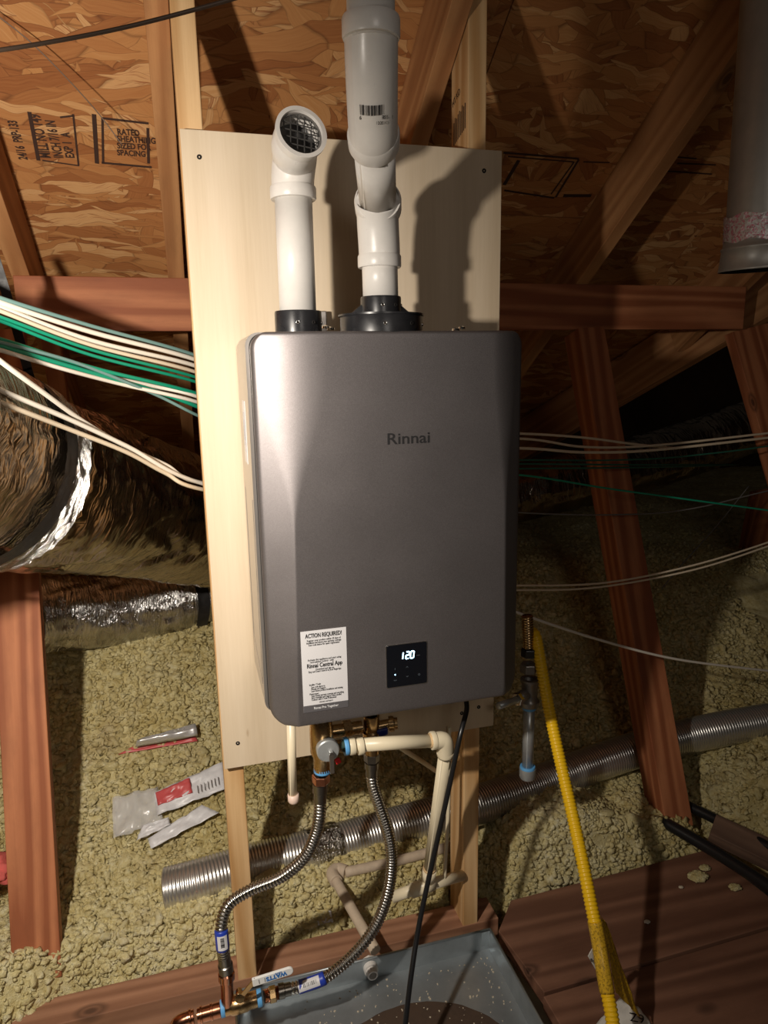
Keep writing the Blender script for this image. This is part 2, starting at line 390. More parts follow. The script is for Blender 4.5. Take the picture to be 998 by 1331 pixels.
def beam(name, a, b, side, w, t, m, parent=None, bevel=.002, label=None, cat=None, group=None, kind=None):
    """timber from a to b; w measured along 'side', t across; local X runs along the grain"""
    a, b = Vector(a), Vector(b); X = (b-a).normalized(); Y = Vector(side); Y = (Y-X*Y.dot(X)).normalized(); Z = X.cross(Y); L = (b-a).length
    c = (a+b)/2; Mx = Matrix(((X[0], Y[0], Z[0], c[0]), (X[1], Y[1], Z[1], c[1]), (X[2], Y[2], Z[2], c[2]), (0, 0, 0, 1)))
    s = MB(); s.box((-L/2, -w/2, -t/2), (L/2, w/2, t/2))
    s.v = [Mx @ v for v in s.v]
    return tag(s.build(name, m, parent, bevel=bevel, world=Mx), label, cat, group, kind)
def text(body, size, o, xd, ud, m, parent, sx=1., name='lettering', align='LEFT', ex=.00015, bold=0., fit=None, cap=None):
    c = bpy.data.curves.new('txt', 'FONT'); c.body = body; c.size = size; c.align_x = align; c.align_y = 'CENTER'; c.extrude = ex; c.offset = bold; c.resolution_u = 3
    tmp = bpy.data.objects.new('txt', c); COL.objects.link(tmp); dg = bpy.context.evaluated_depsgraph_get()
    me = bpy.data.meshes.new_from_object(tmp.evaluated_get(dg)); bpy.data.objects.remove(tmp); bpy.data.curves.remove(c)
    xs0 = [v.co.x for v in me.vertices]; wdt = (max(xs0)-min(xs0)) if xs0 else 1.
    if fit: sx = fit/wdt
    if cap and wdt*sx > cap: sx = cap/wdt
    X = Vector(xd).normalized(); Y = Vector(ud); Y = (Y-X*Y.dot(X)).normalized(); Z = X.cross(Y)
    for v in me.vertices: v.co.x *= sx
    me.materials.clear(); me.materials.append(m)
    return link(name, me, None, parent, Matrix(((X[0], Y[0], Z[0], o[0]), (X[1], Y[1], Z[1], o[1]), (X[2], Y[2], Z[2], o[2]), (0, 0, 0, 1))))
def ring(name, o, ax, r, w, m, parent, seg=24, rin=None, bevel=0.):
    s = MB(); ri = rin if rin else r*.5
    s.lathe([(-w/2, ri), (-w/2, r*.97), (-w/2+w*.12, r), (w/2-w*.12, r), (w/2, r*.97), (w/2, ri), (-w/2, ri)], o, ax, seg); return s.build(name, m, parent, auto=40)
def hexnut(name, o, ax, r, w, m, parent):
    s = MB(); s.lathe([(-w/2, r*.3), (-w/2, r*.92), (-w/2+w*.12, r), (w/2-w*.12, r), (w/2, r*.92), (w/2, r*.3), (-w/2, r*.3)], o, ax, 6); return s.build(name, m, parent, bevel=.0006, bseg=1)
UP = Vector((0, 0, 1))

# ------------------------------------------------------------------ setting: roof deck, far walls, ceiling below
ceil = empty('ceiling', (0, 0, ZR), kind='structure')
SL = math.hypot(1, KR); SD = Vector((0, 1, -KR)).normalized(); SN = Vector((0, KR, 1)).normalized()   # down-slope, outward normal
A_, B_ = PR(660, 556), PR(940, 378)                     # the valley edge of the deck
def clip(poly):
    out = []; nx, ny = (B_.y-A_.y), -(B_.x-A_.x); f = lambda p: (p[0]-A_.x)*nx+(p[1]-A_.y)*ny
    ref = f((0, .3)); sg = 1 if ref > 0 else -1
    for i in range(len(poly)):
        a, b = poly[i], poly[(i+1) % len(poly)]; fa, fb = f(a)*sg, f(b)*sg
        if fa >= 0: out.append(a)
        if (fa >= 0) != (fb >= 0): t = fa/(fa-fb); out.append((a[0]+(b[0]-a[0])*t, a[1]+(b[1]-a[1])*t))
    return out
for j in range(-2, 4):
    for i in range(-2, 3):
        off = .9 if j % 2 else 0
        x0 = -1.75+i*2.44+off; x1 = x0+2.437; s0 = .62/SL*SL+j*1.22/SL; y0 = .60+(j-1)*1.22/SL; y1 = y0+1.217/SL
        if y0 > 3.0 or y0 < -1.9: continue
        pl = [(x0, y0), (x1, y0), (x1, y1), (x0, y1)]
        if y1 > B_.y-1.2 and x1 > .9: pl = clip(pl)
        if len(pl) < 3: continue
        cx = (x0+x1)/2; cy = (y0+y1)/2; o = Vector((cx, cy, ZR-KR*cy))
        Mx = Matrix(((1, SD.x, SN.x, o.x), (0, SD.y, SN.y, o.y), (0, SD.z, SN.z, o.z), (0, 0, 0, 1)))
        k = len(pl); v = []
        for d in (0, .011): v += [Mx.inverted() @ (Vector((p[0], p[1], ZR-KR*p[1]))+SN*d) for p in pl]
        f = [tuple(range(k)), tuple(range(2*k-1, k-1, -1))]+[(a, a+k, (a+1) % k+k, (a+1) % k) for a in range(k)]
        me = mesh(v, f); link('panel', me, MT['osb'], ceil, Mx)
# rafters, ZR underside of deck, .14 deep
for x, yb, nm in ((-.396, 3.1, 0), (-.024, 3.1, 1), (.522, 2.9, 2), (1.172, 2.0, 3), (-1.27, 3.1, 4), (1.78, 1.0, 5)):
    a = Vector((x, -1.5, ZR+KR*1.5)); b = Vector((x, yb, ZR-KR*yb))
    beam('rafter', a-SN*.0705, b-SN*.0705, (1, 0, 0), .042, .14, MT['fir_rafter'], ceil)
# valley board along the cut edge of the deck
vd = (B_-A_).normalized()
beam('valley_rafter', A_-vd*.6-SN*.10, B_+vd*.9-SN*.10, (vd.cross(SN)), .04, .185, MT['fir_rafter'], ceil)
# enclosure far behind, in the dark
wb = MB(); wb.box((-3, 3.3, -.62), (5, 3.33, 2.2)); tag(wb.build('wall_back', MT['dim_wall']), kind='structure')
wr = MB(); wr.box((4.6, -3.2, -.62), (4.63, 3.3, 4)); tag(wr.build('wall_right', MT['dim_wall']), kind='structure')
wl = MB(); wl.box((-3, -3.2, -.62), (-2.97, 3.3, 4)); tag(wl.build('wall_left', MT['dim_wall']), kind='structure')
fl = MB(); fl.box((-3, -3.2, -.80), (5, 3.33, -.765)); tag(fl.build('floor', MT['paper']), kind='structure')

# ink stamps on the deck
def onr(px, py): return PR(px, py)-SN*.0012
stp = empty('roof_stamp', onr(120, 180)); stp.parent = ceil; stp.matrix_basis = wmat(ceil).inverted() @ Matrix.Translation(onr(120, 180))
def strip(a, b, w, parent=stp, m='stamp'):
    a, b = Vector(a), Vector(b); d = (b-a).normalized(); s = MB(); s.obox((a+b)/2, d, d.cross(SN), SN, (b-a).length, w, .0008); return s.build('stamp_line', MT[m], parent)
for q in (((38, 145), (50, 208), .008), ((78, 152), (95, 150), .004), ((95, 148), (102, 214), .004), ((55, 208), (103, 215), .003),
          ((122, 148), (126, 212), .009), ((133, 152), (134, 212), .005), ((132, 153), (193, 160), .005), ((132, 211), (197, 217), .005), ((192, 166), (193, 212), .006)):
    strip(onr(*q[0]), onr(*q[1]), q[2])
US = -SD; XL = Vector((-1, 0, 0))
text('24/16  PRP-133', .026, onr(31, 207), US, XL, MT['stamp'], stp, .62, bold=.0008)
text('MILL NO 149', .032, onr(60, 205), US, XL, MT['stamp'], stp, .62, bold=.0008)
text('INCH 7/16 IN', .028, onr(77, 205), US, XL, MT['stamp'], stp, .6, bold=.0008)
text('EXP 1  A', .026, onr(92, 205), US, XL, MT['stamp'], stp, .7, bold=.0008)
for i, (tx, py) in enumerate((('RATED', 171), ('SHEATHING', 180), ('SIZED FOR', 189), ('SPACING', 198))):
    text(tx, .022, onr(152, py), (1, 0, 0), US, MT['stamp'], stp, .7, bold=.0006)
st2 = empty('roof_stamp', (0, 0, 0)); st2.parent = ceil; st2.matrix_basis = wmat(ceil).inverted() @ Matrix.Translation(onr(720, 230))
for q in (((654, 198), (752, 206), .005), ((655, 247), (720, 257), .005), ((752, 207), (722, 256), .006), ((746, 210), (716, 252), .004), ((674, 208), (655, 240), .010), ((660, 203), (745, 210), .003),
          ((732, 254), (768, 254), .010), ((758, 210), (792, 211), .003), ((870, 203), (905, 206), .004), ((880, 212), (930, 214), .004), ((865, 222), (925, 226), .004)):
    strip(onr(*q[0]), onr(*q[1]), q[2], st2)

# purlin and struts
PY = .62
PX0 = P(20, 390, PY).x; PX1 = P(968, 400, PY).x
beam('purlin', (PX0, PY+.019, .990), (PX1, PY+.019, .990), (0, 0, 1), .135, .038, MT['fir'], None, label='long reddish horizontal timber under the rafters behind the plywood board', cat='beam')
def strut(name, tl, tr, bl, br, th, m, label, group=None):
    tl, tr, bl, br = map(Vector, (tl, tr, bl, br)); a = (tl+tr)/2; b = (bl+br)/2
    X = (b-a).normalized(); S = (tr-tl); w = ((tr-tl).length+(br-bl).length)/2
    Nn = X.cross(S).normalized(); Nn = Nn if Nn.y > 0 else -Nn
    return beam(name, a+Nn*th/2, b+Nn*th/2, S, w, th, m, None, label=label, cat='timber', group=group)
strut('roof_strut', P(753, 425, .60), P(784, 425, .60), P(866, 1082, .165), P(903, 1074, .165), .088, MT['fir'], 'reddish leaning timber strut crossing behind the cables on the right')
beam('timber_cleat', P(880, 1076, .178)+Vector((-.035, .045, -.0)), P(880, 1076, .178)+Vector((-.035, .02, -.12)), (1, 0, 0), .04, .05, MT['fir'], None, label='short timber block under the foot of the right leaning strut', cat='timber')
strut('roof_strut', P(-30, 425, .60), P(34, 430, .60), P(20, 1283, .10), P(77, 1272, .10), .038, MT['fir'], 'reddish leaning timber strut at the left edge below the foil duct')
beam('timber_cleat', P(49, 1270, .12)+Vector((0, .03, .03)), P(50, 1305, .13)+Vector((0, .03, -.06)), (1, 0, 0), .036, .038, MT['fir'], None, label='short timber stub under the foot of the left leaning strut', cat='timber')
strut('roof_strut', P(952, 425, .66), P(1002, 425, .66), P(952, 425, .66)+(P(1060, 800, .40)-P(952, 425, .66))*2.05, P(1002, 425, .66)+(P(1110, 800, .40)-P(1002, 425, .66))*2.05, .038, MT['fir'], 'reddish timber strut at the right edge under the end of the long beam')
strut('roof_strut', P(985, 640, 1.1), P(1012, 640, 1.1), P(938, 850, 1.3), P(970, 850, 1.3), .038, MT['fir'], 'far dark timber strut leaning left behind the white cables')
strut('roof_strut', P(52, 430, .70), P(74, 430, .70), P(70, 560, .78), P(95, 560, .78), .038, MT['fir'], 'short dark timber strut behind the cable bundles on the left')

# ceiling joists and planks
beam('ceiling_joist', (-2.2, .055, -.62), (.64, .055, -.62), (0, 1, 0), .075, .16, MT['joist'], None, label='reddish ceiling joist running under the two new studs', cat='joist')
beam('ceiling_joist', (.60, .30, -.66), (.60, 1.7, -.66), (1, 0, 0), .04, .18, MT['joist'], None, label='shaded ceiling joist just right of the right new stud', cat='joist')
beam('ceiling_joist', (.80, .34, -.60), (1.25, .36, -.60), (0, 1, 0), .04, .10, MT['joist'], None, label='short cross joist half sunk in wool behind the planks', cat='joist')
pk = empty('plank_walkway', (1.0, 0, -.56), 'dark reddish wooden planks laid flat on the attic floor at lower right', 'planks')
def plank(poly, z, t):
    k = len(poly); v = [Vector((x, y, z)) for x, y in poly]+[Vector((x, y, z-t)) for x, y in poly]
    s = MB(); s.add(v, [tuple(range(k)), tuple(range(2*k-1, k-1, -1))]+[(a, (a+1) % k, (a+1) % k+k, a+k) for a in range(k)])
    c = sum(v, Vector())/len(v); return s.build('plank', MT['fir_dark'], pk, bevel=.002, world=Matrix.Translation(c))
q = [PZ(664, 1170, -.56), PZ(920, 1104, -.56), PZ(1003, 1168, -.56)]
plank([(q[0].x, q[0].y), (q[1].x, q[1].y), (q[2].x, q[2].y), (1.40, -.178), (.655, -.190), (.632, 0.)], -.56, .036)
plank([(.650, -.197), (1.42, -.185), (1.46, -.48), (.652, -.48)], -.562, .036)
plank([(.650, -.488), (1.46, -.488), (1.46, -.78), (.652, -.78)], -.562, .036)
beam('scrap_board', P(925, 1076, .10), P(1060, 1140, -.10), (0, .3, .1), .075, .04, MT['grey_wood'], None, label='weathered grey timber offcut at the right edge beside the black pipe', cat='timber')

# ------------------------------------------------------------------ new studs and plywood board
for x0, x1, lb in ((-.002, .040, 'pale new pine stud carrying the left side of the plywood board'), (.545, .584, 'pale new pine stud with grade stamp carrying the right side of the board')):
    o = beam('wall_stud', ((x0+x1)/2, .0635, -.56), ((x0+x1)/2, .0635, 1.595), (1, 0, 0), x1-x0, .089, MT['pine'], None, label=lb, cat='stud')
    for v in o.data.vertices:
        w_ = o.matrix_basis @ v.co
        if w_.z > 1: w_.z = ZR-KR*w_.y-.001; v.co = o.matrix_basis.inverted() @ w_
    STUD = o
xs = .5447
for i in range(9):
    s = MB(); yy = .03+.0075*i; zz = 1.25+.12-.02*0
    s.box((xs-.0004, yy, 1.262+.030*(8-i)/8*.5), (xs, yy+.0035, 1.262+.030*(8-i)/8*.5+.042+random.random()*.012)); s.build('stamp_mark', MT['stamp'], STUD)
text('HT KD', .018, (xs-.0006, .10, 1.34), (0, -1, .35), (0, .2, 1), MT['stamp'], STUD, .8)
bd = MB(); bd.box((0, 0, 0), (.61, .018, 1.2313))
board = tag(bd.build('plywood_board', MT['ply'], None, bevel=.001, world=Matrix.Translation((.305, .009, .6))), 'pale plywood board screwed to two new studs behind the grey heater', 'board')
for px, py in ((259, 204), (629, 222), (309, 966), (622, 919), (600, 927)):
    p = P(px, py, 0); s = MB(); s.lathe([(.0005, .0005), (-.0006, .002), (-.001, .0042), (.0005, .0045)], p, (0, 1, 0), 12); s.build('screw', MT['hole'], board, smooth=True)

# ------------------------------------------------------------------ water heater
X0, X1, Z0, Z1, YF = .081, .551, .206, .876, -.252
heater = empty('water_heater', ((X0+X1)/2, 0, Z0), 'grey metallic wall-hung tankless water heater on the plywood board', 'water heater')
def smin(a, b, k):
    h = max(k-abs(a-b), 0)/k; return min(a, b)-h*h*k*.25
def prof(x, z, xl, xr):
    v = (z-Z0)/(Z1-Z0); wl_ = .044+.016*v; q_ = min(max((v-.5)/.42, 0), 1); q_ = q_*q_*(3-2*q_); k = .02+.98*q_; kb = .05+.5*q_
    tl = (x-X0)/wl_; tr = (X1-x)/(.036+.008*v)
    a = smin(max(tl, 0), 1., k); b = smin(max(tr, 0), 1., kb)
    e = min(x-xl, xr-x, z-Z0, Z1-z); rd = .006; er = 0 if e > rd else (rd-math.sqrt(max(rd*rd-(rd-e)**2, 0)))
    return YF+.027*(1-min(a, b))+er
nz, nx = 110, 260
zsA = sorted(set([Z0+.0002+(Z1-Z0-.0004)*i/nz for i in range(nz+1)]+[Z0+d for d in (.0002, .0008, .002, .0035)]+[Z1-d for d in (.0002, .0008, .002, .0035)]))
us = sorted(set([i/nx for i in range(nx+1)]+[.0006, .002, .004, .9994, .998, .996]))
vs = []; fs = []
for z in zsA:
    rc = .030
    d = 0.
    for zc, zz in ((Z0+rc, z), (Z1-rc, z)):
        pass
    if z < Z0+rc: d = rc-math.sqrt(max(rc*rc-(Z0+rc-z)**2, 0))
    rt = .026
    if z > Z1-rt: d = rt-math.sqrt(max(rt*rt-(z-Z1+rt)**2, 0))
    xl, xr = X0+d, X1-d
    for u in us:
        x = xl+(xr-xl)*u; vs.append((x, prof(x, z, xl, xr), z))
nu = len(us); nzz = len(zsA)
for j in range(nzz-1):
    for i in range(nu-1): fs.append((j*nu+i, j*nu+i+1, (j+1)*nu+i+1, (j+1)*nu+i))
bl = [i for i in range(nu)]+[j*nu+nu-1 for j in range(1, nzz)]+[(nzz-1)*nu+i for i in range(nu-2, -1, -1)]+[j*nu for j in range(nzz-2, 0, -1)]
k0 = len(vs)
for i in bl: vs.append((vs[i][0], -.198, vs[i][2]))
for a in range(len(bl)): b = (a+1) % len(bl); fs.append((bl[a], k0+a, k0+b, bl[b]))
cov = link('front_cover', mesh(vs, fs, True), MT['paint'], heater); cov['label'] = 'brushed dark grey front cover with angled side facets'
md = cov.modifiers.new('es', 'EDGE_SPLIT'); md.split_angle = math.radians(45)
def rrect(x0, x1, z0, z1, r, n=6):
    out = []
    for cx, cz, a0 in ((x1-r, z0+r, -90), (x1-r, z1-r, 0), (x0+r, z1-r, 90), (x0+r, z0+r, 180)):
        for i in range(n+1): a = math.radians(a0+90*i/n); out.append((cx+r*math.cos(a), cz+r*math.sin(a)))
    return out
def prism(s, loop, y0, y1):
    k = len(loop); return s.add([(x, y0, z) for x, z in loop]+[(x, y1, z) for x, z in loop], [tuple(range(k)), tuple(range(2*k-1, k-1, -1))]+[(a, (a+1) % k, (a+1) % k+k, a+k) for a in range(k)])
s = MB(); prism(s, rrect(X0-.0065, X1+.0035, Z0+.008, Z1+.001, .022), -.196, -.004); s.build('casing', MT['casing'], heater, auto=40)
s = MB(); prism(s, rrect(X0-.001, X1+.001, Z0+.004, Z1-.001, .022), -.2, -.194); s.build('seam', MT['seam'], heater, auto=40)
# pressed outline and rating plate on the left side of the casing
xs = X0-.0065
s = MB()
for a, b in (((-.175, .262), (-.175, .60)), ((-.03, .30), (-.03, .60)), ((-.175, .262), (-.03, .30))):
    c0 = Vector((xs, a[0], a[1])); c1 = Vector((xs, b[0], b[1])); d = (c1-c0).normalized(); s.obox((c0+c1)/2, d, Vector((1, 0, 0)), d.cross(Vector((1, 0, 0))), (c1-c0).length, .0012, .0016)
s.build('pressed_line', MT['casing'], heater)
s = MB(); s.box((xs-.0006, -.125, .655), (xs, -.075, .765)); pl = s.build('rating_sticker', MT['sticker'], heater); pl['label'] = 'pale printed sticker on the left side'
for i in range(6):
    s = MB(); s.box((xs-.001, -.122+i*.008, .675+.01*(i % 3)), (xs-.0005, -.1195+i*.008, .745-.012*(i % 2))); s.build('print_line', MT['icon2'], pl)
# logo
p = P(502, 571.5, YF-.0006); p2 = P(557, 569.5, YF-.0006)
tx = text('Rinnai', .0265, p, (1, 0, 0), UP, MT['ink'], heater, 1.0, name='logo', bold=.0003, fit=p2.x-p.x)
tx['label'] = 'dark logo lettering'
# sticker: corner points on the front plane
def rect_at(x0, x1, z0, z1, y, t): s = MB(); s.box((x0, y-t, z0), (x1, y, z1)); return s
ST = [P(391, 822, YF), P(449, 814, YF), P(453, 917, YF), P(394, 928, YF)]
sx0, sx1, sz1, sz0 = (ST[0].x+ST[3].x)/2, (ST[1].x+ST[2].x)/2, (ST[0].z+ST[1].z)/2, (ST[2].z+ST[3].z)/2
stk = rect_at(sx0, sx1, sz0, sz1, YF-.0002, .0006).build('instruction_sticker', MT['sticker'], heater); stk['label'] = 'white instruction sticker with dark grey footer'
yy = YF-.0010; SW = sx1-sx0; SH = sz1-sz0; cxs = (sx0+sx1)/2
rect_at(sx0, sx1, sz0, sz0+SH*.085, YF-.0008, .0003).build('sticker_footer', MT['stickgrey'], stk)
def stext(t, fz, size, fit=None, al='CENTER', m='ink', fx=.5, bold=0.):
    text(t, size, (sx0+SW*fx, yy-.0002, sz1-SH*fz), (1, 0, 0), UP, MT[m], stk, 1., align=al, bold=bold, ex=.0001, fit=SW*fit if fit else None)
stext('ACTION REQUIRED!', .062, .0108, .80, bold=.00025)
stext('Register your product within 30 days of', .118, .0052, .74); stext('installation and ensure your warranty coverage', .145, .0052, .76); stext('Scan code below for quick registration', .172, .0052, .68)
stext('Activate this appliance and start using', .355, .0052, .74); stext('recirculation control - with', .382, .0052, .52, fx=.44)
stext('Rinnai Central App', .428, .0108, .78, bold=.00025)
stext('Download and sign up', .475, .0052, .40); stext('Easy and Smart control at your fingertips', .500, .0052, .72)
for i, (t, f, x) in enumerate((('Installer / Trade:', .66, .14), ('Scan code above to', .69, .18), ('Manage and Support', .715, .18), ('Learn about product installation and training', .74, .18), ('Homeowner:', .775, .14), ('Enjoy Rinnai warranty coverage and everything', .80, .18), ('Easy scheduling and support when needed', .825, .18), ('Connect with a Trade Professional', .85, .18))):
    text(t, .005, (sx0+SW*x, yy-.0002, sz1-SH*f), (1, 0, 0), UP, MT['ink'], stk, .62, align='LEFT', ex=.0001, cap=SW*(.90-x))
stext('rinnai.us/start', .885, .0045, .30)
text('Rinnai Pro Together', .0062, (cxs, YF-.0013, sz0+SH*.043), (1, 0, 0), UP, MT['whiteink'], stk, .85, align='CENTER')
# display
D = [P(502, 840, YF), P(554, 834, YF), P(555, 887, YF), P(503, 894, YF)]
dx0, dx1, dz1, dz0 = (D[0].x+D[3].x)/2, (D[1].x+D[2].x)/2, (D[0].z+D[1].z)/2, (D[2].z+D[3].z)/2
s = MB(); prism(s, rrect(dx0-.0016, dx1+.0016, dz0-.0016, dz1+.0016, .004), YF-.0005, YF+.002); bz = s.build('display_bezel', MT['chrome'], heater)
s = MB(); prism(s, rrect(dx0, dx1, dz0, dz1, .003), YF-.0012, YF); dsp = s.build('display', MT['screen'], heater); dsp['label'] = 'black glass touch display showing 120'
DW, DH = dx1-dx0, dz1-dz0; yd = YF-.0014
def seg7(dg, cx, cz, w, h, t):
    S = {'a': ((0, h/2), 1), 'g': ((0, 0), 1), 'd': ((0, -h/2), 1), 'f': ((-w/2, h/4), 0), 'b': ((w/2, h/4), 0), 'e': ((-w/2, -h/4), 0), 'c': ((w/2, -h/4), 0)}
    s = MB(); sk = .12
    for k in {'1': 'bc', '2': 'abged', '0': 'abcdef'}[dg]:
        (ox, oz), hz = S[k]; ox += oz*sk; 
        if dg == '1': ox -= w/2
        hl = (w if hz else h/2)*.44; X = Vector((1, 0, 0)) if hz else Vector((sk, 0, 1)).normalized(); Y = Vector((0, 1, 0)); c = Vector((cx+ox, yd, cz+oz)); Zz = X.cross(Y)
        s.obox(c, X, Y, Zz, hl*2, .0003, t)
    s.build('digit', MT['led'], dsp)
for dg, fx in (('1', .40), ('2', .515), ('0', .63)): seg7(dg, dx0+DW*fx, dz1-DH*.265, .0060, .0128, .0022)
def ic(fx, fz, pts, m='icon', w=.0006):
    s = MB(); c = Vector((dx0+DW*fx, yd, dz1-DH*fz))
    for a, b in zip(pts, pts[1:]):
        A = c+Vector((a[0], 0, a[1])); B = c+Vector((b[0], 0, b[1])); d = (B-A).normalized(); s.obox((A+B)/2, d, Vector((0, 1, 0)), d.cross(Vector((0, 1, 0))), (B-A).length, .0003, w)
    s.build('icon', MT[m], dsp)
ic(.50, .55, [(-.002, -.001), (0, .001), (.002, -.001)]); ic(.50, .78, [(-.002, .001), (0, -.001), (.002, .001)]); ic(.20, .56, [(0, -.0018), (0, .0018)])
ic(.20, .83, [(-.002, .001), (-.002, -.001), (.002, -.001), (.002, .001)]); ic(.80, .77, [(-.002, 0), (0, .002), (.002, 0), (.0, -.002), (-.002, 0)]); ic(.78, .30, [(-.003, 0), (.003, 0)])
s = MB(); s.lathe([(0, .0001), (0, .0011), (.0003, .0011), (.0003, .0001)], (dx0+DW*.20, yd, dz1-DH*.70), (0, -1, 0), 10); s.build('status_light', MT['led'], dsp)

# collars on top, bracket
PLX, PRX, PYY = .165, .303, -.18
def collar(x, r, z0, z1, name, label, flange=False):
    s = MB(); s.lathe([(z0, r*.6), (z0, r), (z1-.003, r), (z1, r*.98), (z1, r*.80), (z1-.012, r*.78), (z1-.012, .02)], (x, PYY, 0), UP, 40); o = s.build(name, MT['black'], heater, auto=35); o['label'] = label
    for a in (-100, -60, -20):
        t = math.radians(a); s = MB(); s.lathe([(0, .0002), (.0012, .0022), (.0016, .0030), (0, .0032)], (x+r*math.cos(t), PYY+r*math.sin(t), (z0+z1)/2), (math.cos(t), math.sin(t), 0), 10); s.build('screw', MT['chrome'] if a != -60 else MT['hole'], o, smooth=True)
    return o
collar(PLX, .0385, .872, .911, 'intake_collar', 'black intake collar on the left of the top')
cl = collar(PRX+.004, .070, .872, .905, 'exhaust_collar', 'wide black exhaust collar base')
s = MB(); s.lathe([(.903, .03), (.903, .073), (.906, .073), (.906, .03)], (PRX+.004, PYY, 0), UP, 40); s.build('flange', MT['black'], cl, auto=35)
collar(PRX+.004, .0345, .905, .935, 'exhaust_socket', 'narrow black socket holding the exhaust pipe')
for sx in (-1, 1):
    s = MB(); x = PRX+.004+sx*.0345; s.add([(x, PYY-.003, .906), (x+sx*.02, PYY-.003, .906), (x, PYY-.003, .922), (x, PYY+.003, .906), (x+sx*.02, PYY+.003, .906), (x, PYY+.003, .922)], [(0, 1, 2), (3, 5, 4), (0, 3, 4, 1), (1, 4, 5, 2), (2, 5, 3, 0)]); s.build('rib', MT['black'], cl)
s = MB(); s.box((.185, -.02, .86), (.245, -.002, .925)); s.build('mounting_bracket', MT['casing'], heater, bevel=.002)
for px, py in ((600, 425), (423, 424), (430, 426), (592, 427)):
    p = P(px, py, -.10); s = MB(); s.lathe([(0, .002), (0, .008), (.004, .007), (.006, .002)], p+Vector((0, 0, -.004)), UP, 10); s.build('top_screw', MT['chrome'], heater, auto=40)

# ------------------------------------------------------------------ intake pipe with screened elbow
ip = empty('intake_pipe', (PLX, PYY, .90), 'short white plastic intake pipe ending in a screened elbow', 'pipe')
tube('pipe', [(PLX, PYY, .895), (PLX, PYY, 1.10)], .0300, MT['pvc'], ip, 40, straight=True)
EC = P(391, 173, -.272); fd = Vector((.14, -1, .27)).normalized()
path = spline([(PLX, PYY, 1.083), (PLX+.0005, PYY, 1.115), (PLX+.003, PYY-.012, 1.143), EC-fd*.032, EC-fd*.004], 8)
nn = len(path)
tube('elbow', path, lambda i: .0335+.0015*min(1, i/nn*1.4), MT['pvc'], ip, 40, straight=True, cap=False)
ring('socket_lip', (PLX, PYY, 1.0925), UP, .0368, .019, MT['pvc'], ip, 40, .03)
s = MB(); s.lathe([(-.020, .0345), (0, .0385), (.004, .0385), (.004, .0325), (-.03, .0315)], EC, fd, 44); s.build('elbow_rim', MT['pvc'], ip, auto=35)
s = MB(); s.lathe([(-.030, .0002), (-.030, .0316), (-.002, .0325)], EC, fd, 32); s.build('elbow_inside', MT['elbow_shade'], ip, smooth=True)  # dark lining, shade of the pipe mouth put into its colour
gx = fd.cross(UP).normalized(); gy = gx.cross(fd).normalized(); ca, sa = math.cos(.12), math.sin(.12); gx, gy = gx*ca+gy*sa, gy*ca-gx*sa
scn = empty('insect_screen', EC); scn.parent = ip; scn.matrix_basis = wmat(ip).inverted() @ Matrix.Translation(EC)
for k in range(-3, 3):
    o_ = k*.0104+.004; hl = math.sqrt(max(.0325**2-o_**2, 1e-6))
    for A, B in ((gx, gy), (gy, gx)):
        s = MB(); s.obox(EC-fd*.004+A*o_, B, A, fd, hl*2, .0014, .0012); s.build('wire', MT['mesh'], scn)
ring('screen_rim', EC-fd*.004, fd, .0325, .004, MT['cgr'], scn, 36, .030)

# ------------------------------------------------------------------ exhaust pipe
ep = empty('exhaust_pipe', (PRX, PYY, .93), 'long white plastic exhaust pipe bending up out of the wide black collar', 'pipe')
a0 = Vector((PRX+.004, PYY, .925)); a1 = Vector((PRX+.003, PYY, 1.012)); b0 = P(491, 262, -.205); b1 = P(486, 185, -.335); c0 = P(483, 100, -.405); c1 = P(482, 30, -.43); d1 = P(479, -180, -.44)
tube('pipe', [a0, a1], .030, MT['pvc'], ep, 40, straight=True)
tube('elbow', spline([a1-Vector((0, 0, .03)), a1, (a1+b0)/2+Vector((0, .004, .006)), b0, b0+(b1-b0)*.04], 6), .0345, MT['pvc'], ep, 40, straight=True)
dr = (b1-b0).normalized()
ring('socket_lip', a1-Vector((0, 0, .020)), UP, .0365, .020, MT['pvc'], ep, 40, .03)
ring('socket_lip', b0-dr*.009, dr, .0382, .030, MT['pvc'], ep, 40, .03)
tube('pipe', [b0, b1], .030, MT['pvc'], ep, 40, straight=True)
el = tube('elbow', spline([b1, b1+dr*.03, c0, c1], 8), .0340, MT['pvc'], ep, 40, straight=True); el['label'] = 'large upper elbow with printed barcode'
ring('socket_lip', b1+dr*.008, dr, .0368, .026, MT['pvc'], ep, 40, .03)
d2 = (d1-c1).normalized(); ring('socket_lip', c1-d2*.006, d2, .0365, .024, MT['pvc'], ep, 40, .03)
tube('pipe', [c1-d2*.02, d1], .030, MT['pvc'], ep, 40, straight=True)
